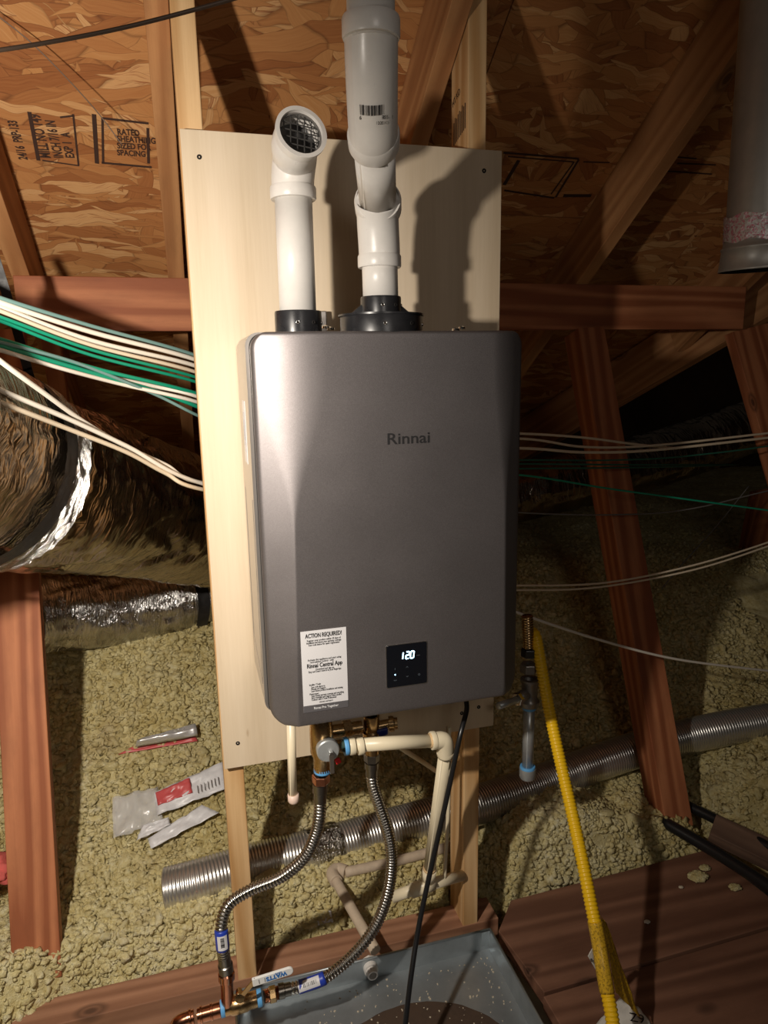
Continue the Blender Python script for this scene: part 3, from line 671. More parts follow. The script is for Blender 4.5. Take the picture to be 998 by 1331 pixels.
# barcode printed on the elbow
bc = P(484, 124, -.42); tc_ = (Vector(CP)-bc).normalized(); ax = (c0-b1).normalized(); X = ax.cross(tc_).normalized(); X = X if X.x > 0 else -X; U = X.cross(tc_)*-1
pth = resample(spline([b1, b1+dr*.03, c0, c1], 8), .004); pi_ = min(range(1, len(pth)-1), key=lambda i: abs((Vector((pth[i]-Vector(CP))).dot(Vector(CU)))/(Vector(pth[i]-Vector(CP)).dot(Vector(CF)))-(H/2-128)/FPX)); pc = pth[pi_]; ax = (pth[pi_+1]-pth[pi_-1]).normalized(); X = ax.cross(tc_).normalized(); X = X if X.x > 0 else -X
def ptc(off, up):
    a = off/.0344; n_ = (tc_-ax*tc_.dot(ax)).normalized(); return pc+n_*(math.cos(a)*.0355)+X*(math.sin(a)*.0355)+ax*up
xx = -.016; random.seed(3)
while xx < .014:
    w = random.choice((.0006, .0006, .0012, .0018)); a, b = ptc(xx, -.004), ptc(xx, .008); n_ = (ptc(xx, 0)-pc).normalized()
    s = MB(); s.obox((a+b)/2, (b-a).normalized(), n_, (b-a).normalized().cross(n_), .0125, .0005, w); s.build('bar', MT['ink'], el); xx += w+random.choice((.0007, .0011, .0016))
n_ = (tc_-ax*tc_.dot(ax)).normalized()
text('6  11942 03851  1', .0068, ptc(-.018, -.0085)+n_*.0006, X, ax, MT['ink'], el, .9)
text('1200', .0060, ptc(.004, -.0135)+n_*.0006, X, ax, MT['ink'], el, .8)

# ------------------------------------------------------------------ flue pipe hanging at the right
fx = P(948, 345, -.12); FR = .0765; fc = Vector((fx.x+FR*.98, -.12, fx.z-.008))
fp = empty('vent_flue', fc, 'grey galvanized round flue hanging at the upper right edge', 'flue')
top = Vector((P(961, 0, -.12).x+FR-.004, -.14, fc.z+.62))
ax = (top-fc).normalized()
s = MB(); s.lathe([(.042, FR*.90), (.6, FR*.90)], fc, ax, 48); s.build('flue_pipe', MT['flue'], fp, smooth=True)
s = MB(); s.lathe([(-.0, FR*1.02), (.002, FR*1.035), (.004, FR*1.02), (.040, FR*.97), (.042, FR*.99), (.046, FR*.99), (.048, FR*.95), (.058, FR*.93)], fc, ax, 48); s.build('flue_end_collar', MT['flue'], fp, smooth=True)
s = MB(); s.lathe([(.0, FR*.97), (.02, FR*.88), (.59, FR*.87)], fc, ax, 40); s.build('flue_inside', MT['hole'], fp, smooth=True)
pts = []; ring_n = 90; vs = []; fs = []; uv = []
for j in range(9):
    for i in range(ring_n+1):
        a = 2*math.pi*i/ring_n; h = .056+.050*j/8+.003*math.sin(a*7+j); x = ax.orthogonal().normalized(); y = ax.cross(x)
        a2 = a % (2*math.pi); r = FR*.93+.0045*abs(mnoise.noise(Vector((math.cos(a)*6, math.sin(a)*6, j*.9)))); vs.append(fc+ax*h+(x*math.cos(a)+y*math.sin(a))*r); uv.append((i/ring_n, j/8))
for j in range(8):
    for i in range(ring_n): fs.append((j*(ring_n+1)+i, j*(ring_n+1)+i+1, (j+1)*(ring_n+1)+i+1, (j+1)*(ring_n+1)+i))
tp = link('foil_tape', mesh(vs, fs, True, uv), MT['tape'], fp); tp['label'] = 'crumpled foil tape with pink print'
n = N(MT['tape']); n.bump(n.noise(n.coord('Object'), 130, 3), .6, .004); v = n.coord('UV', scale=(60, 7, 1)); a = n.noise(v, 1., 2); n.col(n.ramp(a, [(.50, (.70, .66, .64)), (.56, (.62, .10, .20)), (.64, (.70, .66, .64))]))

# ------------------------------------------------------------------ foil ducts on the left
def wrinkled(name, pts, R, m, parent, seg=72, step=.008, amp=.012, seed=0, sag=0.):
    q = resample(spline([Vector(p) for p in pts], 10), step); q, fr = frames(q); vs = []; fs = []; uv = []; L = 0
    for i, p in enumerate(q):
        if i: L += (p-q[i-1]).length
        t, nn_, b = fr[i]
        for k in range(seg+1):
            a = 2*math.pi*(k % seg)/seg; ca, sa = math.cos(a), math.sin(a)
            w1 = 1-abs(mnoise.noise(Vector((ca*1.7+seed, sa*1.7, L*9+3*mnoise.noise(Vector((ca*2, sa*2, L*3)))))))*2
            w2 = 1-abs(mnoise.noise(Vector((ca*4+seed, sa*4, L*20))))*2
            w3 = mnoise.noise(Vector((ca+seed, sa, L*4)))
            r = R+amp*(.8*w1+.18*w2+.9*w3)-.3*amp
            vs.append(p+(nn_*ca+b*sa)*r); uv.append((k/seg*R*6.28*4, L*4))
    for i in range(len(q)-1):
        for k in range(seg): fs.append((i*(seg+1)+k, i*(seg+1)+k+1, (i+1)*(seg+1)+k+1, (i+1)*(seg+1)+k))
    return link(name, mesh(vs, fs, True, uv), m, parent), q, fr
dpts = [P(-260, 520, -.30), P(-120, 570, -.10), P(0, 617, .10), P(95, 640, .30), P(190, 662, .54), P(270, 684, .78), P(390, 705, 1.05)]
du = empty('insulated_duct', dpts[2], 'large crinkled foil insulated duct below the cables on the left', 'duct')
DR = .178
o, q, fr = wrinkled('duct_jacket', dpts, DR, MT['foil'], du, seg=90, step=.007, amp=.013)
bi = min(range(len(q)), key=lambda i: (q[i]-P(-28, 603, .03)).length)
t, nn_, b = fr[bi]
def band(i0, w, r, m, name, parent, amp=0.):
    t, nn_, b = fr[i0]; vs = []; fs = []; uv = []; K = 80
    for j in range(7):
        for k in range(K+1):
            a = 2*math.pi*k/K; rr = r+amp*mnoise.noise(Vector((math.cos(a)*9, math.sin(a)*9, j*1.3))); vs.append(q[i0]+t*(w*(j/6-.5))+(nn_*math.cos(a)+b*math.sin(a))*rr); uv.append((k/K*6, j/6*w*8))
    for j in range(6):
        for k in range(K): fs.append((j*(K+1)+k, j*(K+1)+k+1, (j+1)*(K+1)+k+1, (j+1)*(K+1)+k))
    return link(name, mesh(vs, fs, True, uv), m, parent)
band(bi, .036, DR+.014, MT['strap'], 'duct_strap', du, .002)
band(bi+6, .054, DR+.0125, MT['foil_bright'], 'tape_band', du, .007)['label'] = 'bright silver tape band beside the strap'
# strap tail up to the roof
s = MB(); up_ = q[bi]+(UP-t*UP.dot(t)).normalized()*(DR+.012)
pp = [P(-8, 330, .22), P(14, 400, .22), P(36, 480, .22), P(56, 555, .22)]
for a, c in zip(pp, pp[1:]): s.obox((a+c)/2, (c-a).normalized(), Vector((1, 0, .3)), Vector((0, 1, 0)), (c-a).length*1.03, .017, .002)
tag(s.build('hanger_strap', MT['strap']), 'black webbing hanger strap running up from the big duct at left', 'strap')
ld = empty('insulated_duct', P(150, 800, .9), 'smaller silver foil duct lying on the wool under the big duct', 'duct')
lp = [P(40, 803, .78), P(60, 800, .80), P(130, 795, .86), P(200, 785, .93), P(270, 772, 1.0), P(380, 765, 1.12)]
_, q, fr = wrinkled('duct_jacket', lp, .108, MT['foil_small'], ld, seg=60, amp=.010, seed=5)
bi = min(range(len(q)), key=lambda i: (q[i]-P(246, 778, .98)).length); band(bi, .040, .118, MT['strap'], 'duct_strap', ld, .002)
rd = empty('insulated_duct', P(800, 620, 1.2), 'dim foil duct crossing behind the right leaning strut', 'duct')
wrinkled('duct_jacket', [P(560, 660, 1.15), P(690, 636, 1.2), P(830, 604, 1.3), P(960, 560, 1.35), P(1120, 500, 1.4)], .118, MT['foil'], rd, seg=56, amp=.012, seed=9)

# ------------------------------------------------------------------ flexible aluminium duct across the wool
fx_ = empty('flexible_duct', PZ(500, 1083, -.45), 'ribbed aluminium flexible duct lying across the yellow wool', 'duct')
ZD = -.43
fd1 = [PZ(216, 1158, ZD-.01), PZ(260, 1146, ZD), PZ(330, 1125, ZD), PZ(400, 1108, ZD+.0), PZ(432, 1100, ZD)]
fd2 = [PZ(432, 1100, ZD), PZ(500, 1080, ZD), PZ(560, 1063, ZD), PZ(640, 1040, ZD), PZ(720, 1012, ZD), PZ(800, 983, ZD+.025), PZ(880, 960, ZD+.05), PZ(945, 946, ZD+.075), PZ(1000, 936, ZD+.09)]
ribbed('duct_hose', fd1, .0532, .0555, .0085, MT['flex'], fx_, 36); ribbed('duct_hose', fd2, .0532, .0555, .0085, MT['flex'], fx_, 36)
wq = wrinkled('tape_joint', [PZ(400, 1108, ZD), PZ(430, 1100, ZD), PZ(440, 1097, ZD)], .0555, MT['flextape'], fx_, seg=40, step=.004, amp=.008, seed=2)[0]
e = empty('flexible_duct', PZ(172, 1186, -.47), 'small ribbed end of aluminium duct poking out of the wool', 'duct')
ribbed('duct_hose', [PZ(150, 1192, -.55), PZ(172, 1180, -.52), PZ(196, 1172, -.54)], .046, .050, .0105, MT['flex'], e, 30)

# ------------------------------------------------------------------ mineral wool bed
joist_y = .09
def height(x, y):
    h = np.full_like(x, -.485)
    h += .05*np.exp(-((x+.25)**2/.10+(y-.9)**2/.25)) + .035*np.sin(x*3.1+1)*np.sin(y*2.7+.5)
    h += .07*np.exp(-((x-.93)**2/.020+(y-.26)**2/.030)) + .10*np.exp(-((x-1.75)**2/.05+(y-.22)**2/.06))
    r_ = np.clip((y-.33)/.80, 0, 1); h += .44*(.6*r_+.4*r_*r_*(3-2*r_)) + .11*np.exp(-((x+.25)**2/.20+(y-.9)**2/.12))
    h += .09*np.exp(-((x+.62)**2/.05+(y+.02)**2/.03)) - .02*np.exp(-((x+.15)**2/.02+(y-.2)**2/.02))
    # valleys: front edges by the joist, the pan and the planks
    fr1 = np.where(x < -.10, -1.4, .11); w = np.clip((y-fr1)/.07, 0, 1)
    edge = .095+np.where(x > .62, .015, 0)
    w = np.where(x > -.33, np.clip((y-edge)/.06, 0, 1), np.clip((-.33-x)/.12+(y-edge)/.06, 0, 1))
    w = np.where(x > 1.40, np.maximum(w, np.clip((x-1.50)/.12, 0, 1)), w)
    h = -.66+(h+.66)*(w*w*(3-2*w))
    g = np.exp(-((x-.68)**2/.004))*np.clip(1-(y-.2)/.5, 0, 1)*.10; h -= g
    jy = np.exp(-((y-.055)/.05)**2)*np.where(x < -.33, 1, 0)*0
    g2 = np.exp(-((x-1.40)**2/.006))*np.clip((.45-y)/.2, 0, 1)*.12; h -= g2
    return h
def worley(x, y, cell, seed):
    gx_, gy_ = np.floor(x/cell).astype(int), np.floor(y/cell).astype(int); best = np.full(x.shape, 9.)
    def hsh(i, j, k):
        v = np.sin(i*127.1+j*311.7+k*74.7+seed*17.3)*43758.5453; return v-np.floor(v)
    for di in (-1, 0, 1):
        for dj in (-1, 0, 1):
            ci, cj = gx_+di, gy_+dj; px_ = (ci+hsh(ci, cj, 0))*cell; py_ = (cj+hsh(ci, cj, 1))*cell; rs = .7+.6*hsh(ci, cj, 2)
            best = np.minimum(best, np.hypot(x-px_, y-py_)/cell/rs)
    return best
def wool_h(x, y):
    wx = x+.012*np.sin(y*61+3*np.sin(x*23)); wy = y+.012*np.sin(x*57+3*np.sin(y*31))
    h = height(x, y)
    for cell, amp, sd in ((.19, .040, 1), (.085, .026, 2), (.038, .012, 3)):
        d = worley(wx, wy, cell, sd); h = h+amp*(np.sqrt(np.clip(1-np.clip(d, 0, 1)**2, 0, 1))-.6)
    return h
ys = [-1.25]
while ys[-1] < 3.28: ys.append(ys[-1]+.006+.006*max(0, ys[-1]-.4))
ys = np.array(ys); xs_ = np.concatenate([np.arange(-2.4, -.75, .014), np.arange(-.75, 1.75, .0066), np.arange(1.75, 4.5, .014)])
XX, YY = np.meshgrid(xs_, ys); HH = wool_h(XX, YY)
keep = ~((XX > -.30) & (XX < 1.49) & (YY < .10)) & ~((XX < -.30) & (YY < -.75))
nX, nY = len(xs_), len(ys)
V = np.stack([XX.ravel(), YY.ravel(), HH.ravel()], 1); V[:, :2] += rng.normal(0, .0012, (len(V), 2))
idx = np.arange(nX*nY).reshape(nY, nX); kk = keep[:-1, :-1] & keep[1:, 1:]
F = np.stack([idx[:-1, :-1], idx[:-1, 1:], idx[1:, 1:], idx[1:, :-1]], -1)[kk]
me = bpy.data.meshes.new('wool'); me.vertices.add(len(V)); me.vertices.foreach_set('co', V.ravel().astype(np.float32))
me.loops.add(F.size); me.loops.foreach_set('vertex_index', F.ravel().astype(np.int32)); me.polygons.add(len(F))
me.polygons.foreach_set('loop_start', np.arange(0, F.size, 4, dtype=np.int32)); me.polygons.foreach_set('use_smooth', np.ones(len(F), bool)); me.update(calc_edges=True); me.validate()
link('loose_insulation', me, MT['wool']); tag(bpy.data.objects['loose_insulation'], 'bed of pale yellow loose mineral wool covering the attic floor', 'insulation', kind='stuff')
# tufts standing proud of the bed
def tufts(name, label, n, sub, r0, r1, near, lift, reg=None):
    ico = bmesh.new(); bmesh.ops.create_icosphere(ico, subdivisions=sub, radius=1); iv = np.array([v.co[:] for v in ico.verts]); nv = len(iv)
    ifc = np.array([[v.index for v in f.verts] for f in ico.faces]); ico.free(); u = rng.random(n)
    yv = np.where(rng.random(n) < near, -.5+1.75*rng.random(n)**1.05, 1.2+1.4*rng.random(n))
    xv = np.where(yv < 1.0, -.85+2.95*rng.random(n), -1.1+4.0*rng.random(n))
    if reg: xv = reg[0]+(reg[1]-reg[0])*rng.random(n); yv = reg[2]+(reg[3]-reg[2])*rng.random(n)
    ok = ~((xv > -.36) & (yv < .112)) & ~((xv > .60) & (xv < 1.50) & (yv < .128)) & ~((yv < .1) & (xv > 0)); xv, yv = xv[ok], yv[ok]; n = len(xv)
    rad = (r0+(r1-r0)*rng.random(n)**1.8)[:, None, None]; zc = wool_h(xv, yv); k = np.ones((n, nv))
    for q_ in range(4):
        fr_ = rng.normal(0, 1.7+1.3*q_, (n, 3)); ph = rng.random((n, 1))*6.28; k += (.36/(1+.30*q_))*np.sin(fr_ @ iv.T+ph)
    st = 1+.35*rng.normal(0, 1, (n, 1, 3)).clip(-1.2, 1.4); st[..., 2] *= .85
    tv = iv[None]*k[..., None]*st*rad+np.stack([xv, yv, zc+rad[:, 0, 0]*lift], 1)[:, None]
    tf = (ifc[None]+nv*np.arange(n)[:, None, None]).reshape(-1, 3)
    me = bpy.data.meshes.new('tufts'); me.vertices.add(n*nv); me.vertices.foreach_set('co', tv.ravel().astype(np.float32)); me.loops.add(tf.size); me.loops.foreach_set('vertex_index', tf.ravel().astype(np.int32)); me.polygons.add(len(tf))
    me.polygons.foreach_set('loop_start', np.arange(0, tf.size, 3, dtype=np.int32)); me.polygons.foreach_set('use_smooth', np.ones(len(tf), bool)); me.update(calc_edges=True)
    tag(link(name, me, MT['wool']), label, 'insulation', kind='stuff')
tufts('wool_tufts', 'fluffy tufts scattered over the bed of yellow mineral wool', 9000, 2, .007, .015, .90, .30)
tufts('wool_crumbs', 'small crumbs of wool lying between the larger yellow tufts', 74000, 1, .0035, .0088, .92, .9)
tufts('wool_crumbs', 'dense crumbs of wool along the back edge of the dark planks', 8000, 1, .004, .009, 1, .9, (.62, 1.45, .10, .42))
tufts('wool_crumbs', 'dense crumbs of wool between the two new studs behind the joist', 6500, 1, .004, .009, 1, .9, (-.35, .62, .09, .36))
tufts('wool_crumbs', 'dense crumbs of wool at the lower left corner around the strut foot', 5500, 1, .004, .009, 1, .9, (-.9, -.32, -.4, .25))
def PW(px, py, off=0.):
    d = ray(px, py); t = .8
    for _ in range(900):
        p = CP+t*d
        if p[2] < float(height(np.array([p[0]]), np.array([p[1]]))[0])+off: break
        t += .004
    return Vector(p)
def clump(o, r, m, label, name='wool_clump', cat='insulation', sq=.45, seed=0):
    bm = bmesh.new(); bmesh.ops.create_icosphere(bm, subdivisions=4, radius=1)
    for v in bm.verts:
        d = v.co.normalized(); k = 1+.28*mnoise.noise(d*2.2+Vector((seed, 0, 0)))+.22*mnoise.noise(d*6+Vector((seed, 3, 0)))+.10*mnoise.noise(d*15)
        v.co = Vector((d.x*k*r*1.35, d.y*k*r, max(d.z, -.3)*k*r*sq))
    me = bpy.data.meshes.new('c'); bm.to_mesh(me); bm.free(); me.polygons.foreach_set('use_smooth', [True]*len(me.polygons))
    return tag(link(name, me, m, None, Matrix.Translation(o)), label, cat)
clump(PZ(907, 1139, -.553), .020, MT['wool'], 'largest tuft of yellow wool lying on the dark plank', seed=1)
clump(PZ(916, 1128, -.553), .011, MT['wool'], 'small wool tuft just behind the largest tuft on the plank', seed=2)
clump(PZ(955, 1153, -.553), .012, MT['wool'], 'wool tuft near the right end of the dark plank', seed=4)
clump(PZ(885, 1153, -.555), .005, MT['grit'], 'small pale crumb on the dark plank left of the wool tufts', seed=5)
clump(PZ(841, 1198, -.557), .006, MT['paper'], 'tiny pale paper scrap in the middle of the dark plank', name='paper_scrap', cat='scrap', sq=.15, seed=6)
clump(P(0, 1132, .30)+Vector((-.02, 0, 0)), .045, MT['pinkwool'], 'scrap of pink wool at the left edge behind the strut', seed=8, sq=.8)

# ------------------------------------------------------------------ wrappers on the wool
def sheet(name, corners, m, parent, nx_=14, ny_=8, amp=.006, seed=0, th=.0006, fold=0.):
    a, b, c, d = [Vector(p) for p in corners]; nrm = (b-a).cross(d-a).normalized(); nrm = nrm if nrm.z > 0 else -nrm; vs = []; fs = []; uv = []
    for j in range(ny_+1):
        for i in range(nx_+1):
            u, v = i/nx_, j/ny_; p = (a*(1-u)+b*u)*(1-v)+(d*(1-u)+c*u)*v
            p = p+nrm*(amp*mnoise.noise(Vector((u*5+seed, v*4, seed)))+amp*.5*mnoise.noise(Vector((u*13, v*11+seed, 1)))+fold*math.sin(v*math.pi)); vs.append(p); uv.append((u, v))
    for j in range(ny_):
        for i in range(nx_): k = j*(nx_+1)+i; fs.append((k, k+1, k+nx_+2, k+nx_+1))
    o = link(name, mesh(vs, fs, True, uv), m, parent); md = o.modifiers.new('s', 'SOLIDIFY'); md.thickness = th; return o
w1 = empty('foil_wrapper', PW(210, 955), 'silver and red foil wrapper lying on the wool left of the board', 'wrapper')
zz = .055
sheet('red_underside', [PW(153, 981, zz-.01), PW(257, 963, zz-.01), PW(250, 950, zz-.01), PW(180, 966, zz-.01)], MT['film_red'], w1, seed=2, amp=.004)['label'] = 'red printed underside'
sheet('silver_side', [PW(176, 971, zz+.015), PW(257, 957, zz+.018), PW(254, 940, zz+.018), PW(183, 960, zz+.015)], MT['silver'], w1, seed=1, amp=.010, fold=.020)
w2 = empty('plastic_wrapper', PW(235, 1030), 'clear and white printed plastic wrapper on the wool beside the left stud', 'wrapper')
zz = .060
sheet('clear_film', [PW(147, 1090, zz), PW(212, 1068, zz), PW(205, 1022, zz), PW(146, 1037, zz)], MT['plastic'], w2, seed=3, amp=.018)
sheet('printed_face', [PW(204, 1060, zz+.02), PW(296, 1024, zz+.02), PW(290, 990, zz+.02), PW(200, 1030, zz+.02)], MT['film_white'], w2, seed=4, amp=.010)
sheet('red_print', [PW(205, 1047, zz+.027), PW(250, 1030, zz+.027), PW(246, 1011, zz+.027), PW(202, 1030, zz+.027)], MT['film_red'], w2, seed=4, amp=.006, th=.0003)
sheet('torn_strip', [PW(177, 1093, zz+.01), PW(222, 1072, zz+.01), PW(219, 1062, zz+.01), PW(185, 1073, zz+.01)], MT['film_white'], w2, seed=6, amp=.008)
for k in range(7):
    a = PW(258+k*4.5, 1034-k*1.8, zz+.030); b_ = PW(256+k*4.5, 1018-k*1.9, zz+.030); s = MB(); d = (b_-a).normalized(); s.obox((a+b_)/2, d, d.cross(UP), UP, (b_-a).length*.6, .0022, .0004); s.build('print_line', MT['cgr'], w2)
w3 = empty('plastic_wrapper', PW(245, 1080), 'flat pale torn wrapper lying just below the printed wrapper', 'wrapper')
sheet('film', [PW(196, 1103, zz+.01), PW(285, 1056, zz+.01), PW(262, 1046, zz+.01), PW(192, 1090, zz+.01)], MT['film_white'], w3, seed=7, amp=.008)
for i, (a, b_, c_, d_, lb) in enumerate((((408, 1205), (432, 1196), (430, 1182), (415, 1186), 'crumpled white film scrap on the wool below the aluminium duct'), ((298, 1010), (302, 1020), (300, 1000), (296, 1002), 'tiny white scrap at the edge of the left stud'))):
    tag(sheet('film_scrap', [PW(*p, .03) for p in (a, b_, c_, d_)], MT['film_white'], None, seed=9+i, amp=.02), lb, 'scrap')

# ------------------------------------------------------------------ drain pan
pan = empty('drain_pan', (.30, -.3, -.57), 'shallow galvanized steel drain pan on the floor below the heater', 'pan')
PX0_, PX1_, PY0_, PY1_, PZ0_, PZ1_ = -.012, .595, -.80, -.030, -.568, -.520
t_ = .0012
s = MB(); s.box((PX0_+.006, PY0_+.006, PZ0_-t_), (PX1_-.006, PY1_-.006, PZ0_)); s.build('pan_base', MT['pan'], pan)
def wall(a, b, n_, name):
    a, b, n_ = Vector(a), Vector(b), Vector(n_); s = MB(); lo_ = PZ0_-t_; v = []
    s.hexa([a-n_*.006+UP*lo_, b-n_*.006+UP*lo_, b-n_*(.006-t_)+UP*lo_, a-n_*(.006-t_)+UP*lo_, a+UP*PZ1_, b+UP*PZ1_, b+n_*t_+UP*PZ1_, a+n_*t_+UP*PZ1_])
    s.build(name, MT['pan'], pan); r = MB(); r.tube([a+UP*PZ1_+n_*.001, b+UP*PZ1_+n_*.001], .0028, 10); r.build('rolled_rim', MT['pan'], pan, smooth=True)
wall((PX0_, PY1_, 0), (PX1_, PY1_, 0), (0, 1, 0), 'pan_wall'); wall((PX1_, PY1_, 0), (PX1_, PY0_, 0), (1, 0, 0), 'pan_wall'); wall((PX0_, PY0_, 0), (PX0_, PY1_, 0), (-1, 0, 0), 'pan_wall'); wall((PX1_, PY0_, 0), (PX0_, PY0_, 0), (0, -1, 0), 'pan_wall')
s = MB(); s.obox((PX1_-.013, PY1_-.004, -.543), (1, 0, 0), (0, 1, 0), UP, .022, .0015, .045); s.build('corner_fold', MT['pan'], pan)
# stains with a shape of their own: the ring left by an old tank
cx, cy = .34, -.350
vs = []; K = 72
for r0, r1, nm, m in ((.0, .228, 'tank_stain', 'rust'),):
    vs = [(cx, cy, PZ0_+.0004)]+[(cx+math.cos(2*math.pi*k/K)*(r1+.006*mnoise.noise(Vector((k*.4, 0, 0)))), cy+math.sin(2*math.pi*k/K)*(r1+.006*mnoise.noise(Vector((k*.4, 5, 0)))), PZ0_+.0004) for k in range(K)]
    fs = [(0, 1+k, 1+(k+1) % K) for k in range(K)]; link(nm, mesh(vs, fs), MT[m], pan)
s = MB(); random.seed(5)
for k in range(260):
    x, y = random.uniform(.12, .58), random.uniform(-.33, -.05); r = random.uniform(.0006, .0022); s.obox((x, y, PZ0_+r*.5), (math.cos(k), math.sin(k), 0), (-math.sin(k), math.cos(k), 0), UP, r*2, r*1.3, r)
dbr = s.build('grit', MT['grit'], pan); dbr['kind'] = 'stuff'
c_ = P(482, 1255, -.04)
nip = empty('drain_nipple', c_, 'white plastic threaded drain nipple in the back wall of the pan', 'pipe fitting')
nc = Vector((c_.x, -.032, -.540)); s = MB(); s.lathe([(0, .008), (0, .0165), (.012, .0165), (.012, .012), (.026, .012), (.026, .009), (.004, .009), (.004, .0002)], nc, (0, -1, 0), 28); s.build('nipple', MT['pvc'], nip, auto=40)
s = MB(); s.lathe([(-.014, .010), (-.014, .019), (-.002, .019), (-.002, .010)], nc, (0, -1, 0), 8); s.build('lock_nut', MT['pvc'], nip, auto=30)
for k in range(2): ring('thread', nc+Vector((0, -.016-.005*k, 0)), (0, 1, 0), .0128, .003, MT['pvc'], nip, 24, .011)

# ------------------------------------------------------------------ fittings under the heater
YB = -.155
hv = empty('relief_valve', P(420, 985, YB), 'brass service valve with pressure relief dial under the heater', 'valve')
bx, by = P(418, 965, YB), P(417, 1018, YB)
vtop = Vector((bx.x, YB, .215)); v1 = P(417, 1003, YB)
s = MB(); hh = P(417, 1000, YB).z-.212; s.lathe([(hh*a_, b_) for a_, b_ in ((0, .012), (0, .0165), (.2, .0165), (.24, .0195), (.45, .0225), (.75, .0225), (.82, .0175), (1., .0175), (1.02, .011))], (bx.x, YB, .212), UP, 28); s.build('valve_body', MT['brass'], hv, auto=35)
ring('pipe_dope', (bx.x, YB, .190), UP, .0185, .010, MT['dope'], hv, 24); ring('pipe_dope', (bx.x, YB, P(417, 1000, YB).z), UP, .0175, .010, MT['dope'], hv, 24)
dc = P(426, 975, YB-.030)
s = MB(); s.lathe([(.03, .012), (.012, .018), (.008, .021), (.004, .021), (0, .0185)], dc, (0, 1, 0), 6); s.build('dial_nut', MT['brass'], hv, bevel=.001)
s = MB(); s.lathe([(.010, .010), (.010, .0215), (-.004, .0215), (-.006, .0195), (-.007, .0002)], dc, (.05, 1, -.05), 32); dl = s.build('dial', MT['galv'], hv, auto=35); dl['label'] = 'round silver relief valve cap'
s = MB(); s.obox(dc+Vector((.004, -.016, -.020)), (1, 0, 0), (0, 1, 0), UP, .009, .003, .040); s.obox(dc+Vector((.004, -.011, -.002)), (1, 0, 0), (0, 1, 0), UP, .007, .012, .010); s.build('test_lever', MT['chrome'], hv, bevel=.001)
s = MB(); s.obox(P(439, 989, YB-.02), (.9, 0, .4), (0, 1, 0), (-.4, 0, .9), .011, .006, .012); s.build('red_tag', MT['red'], hv, bevel=.002)
s = MB(); s.tube([(bx.x, YB, P(440, 968, YB).z), P(452, 969, YB)], .012, 20); s.build('side_outlet', MT['brass'], hv, smooth=True)
ring('pipe_dope', P(449.5, 970, YB), (1, 0, 0), .0175, .008, MT['dope'], hv, 24)
# stub from the heater above and the cross manifold with a second valve behind
cv = empty('cold_valve', P(483, 955, -.11), 'tarnished brass valve with blue handle half hidden under the heater', 'valve')
s = MB(); s.lathe([(.03, .012), (.03, .016), (0, .016), (-.004, .019), (-.035, .019), (-.040, .0145), (-.052, .0145), (-.054, .009)], P(483, 948, -.12), UP, 26); s.build('valve_body', MT['brass'], cv, auto=35)
s = MB(); s.tube([P(487, 945, -.12), P(505, 941, -.12)], .0105, 18); s.lathe([(0, .006), (0, .0155), (.010, .0155), (.012, .012), (.018, .012), (.018, .001)], P(505, 941, -.12), (1, -.25, .05), 22); s.build('side_port', MT['brass'], cv, auto=35)
s = MB(); s.obox(P(496, 951, -.13), (1, 0, .1), (0, 1, 0), UP, .024, .012, .016); s.build('blue_handle', MT['navy'], cv, bevel=.003)
s = MB(); s.tube([P(425, 952, -.12), P(470, 945, -.12)], .013, 18); s.lathe([(0, .008), (0, .017), (.016, .017), (.016, .008)], P(446, 948, -.12), (1, 0, 0), 6); s.build('brass_crosspiece', MT['brass'], hv, auto=35)
hexnut('lower_nut', P(483, 984, -.12), UP, .0165, .018, MT['steel_dark'], cv); hexnut('lower_nut', P(417, 1012, YB), UP, .0175, .018, MT['copper'], hv)

def hose(label, pts, end0, end1, lab=None):
    o = empty('braided_hose', pts[0], label, 'hose')
    ribbed('corrugated_tube', pts, .0098, .0126, .0068, MT['steel'], o, 20)
    for (a, b_) in (end0, end1):
        d = (b_-a).normalized(); s = MB(); L = (b_-a).length
        s.lathe([(0, .009), (0, .0124), (L*.5, .0124), (L*.55, .0145), (L, .0145), (L, .006)], a, d, 24); s.build('ferrule', MT['steel_dark'], o, auto=35)
    if lab:
        q = spline(pts, 12); a, b_ = lab; m_ = [p for i, p in enumerate(q) if a <= i/len(q) <= b_]
        x = tube('hose_label', m_, .0132, MT['hoselabel'], o, 24, straight=True); x['label'] = 'blue and white printed label'
        mid = m_[len(m_)//2]; d = (m_[-1]-m_[0]).normalized(); nn__ = (Vector(CP)-mid); nn__ = (nn__-d*nn__.dot(d)).normalized(); sd = d.cross(nn__); L = (m_[-1]-m_[0]).length*.80
        vs = []; fs = []
        for j in range(2):
            for k in range(9): a_ = -.75+1.5*k/8; vs.append(mid+d*(L*(j-.5))+(nn__*math.cos(a_)+sd*math.sin(a_))*.0136)
        for k in range(8): fs.append((k, k+1, k+10, k+9))
        link('white_panel', mesh(vs, fs, True), MT['sticker'], x)
        for k in range(12):
            c = mid+d*(L*(-.35+.055*k))+nn__*.0138; s = MB(); s.obox(c, d, sd, nn__, random.choice((.0006, .0012)), .007, .0003); s.build('bar', MT['ink'], x)
    return o
hose('corrugated steel water hose curving down left from the relief valve',
     [P(416, 1042, YB), P(415, 1062, YB), P(410, 1085, YB+.005), P(395, 1115, YB+.01), P(365, 1140, YB+.02), P(325, 1157, YB+.025), P(298, 1175, YB+.02), P(288, 1200, YB+.01), P(289, 1225, YB+.0), P(291, 1243, -.15)],
     (P(416, 1042, YB), P(416, 1018, YB)), (P(291, 1243, -.15), P(294, 1262, -.15)), (.80, .92))
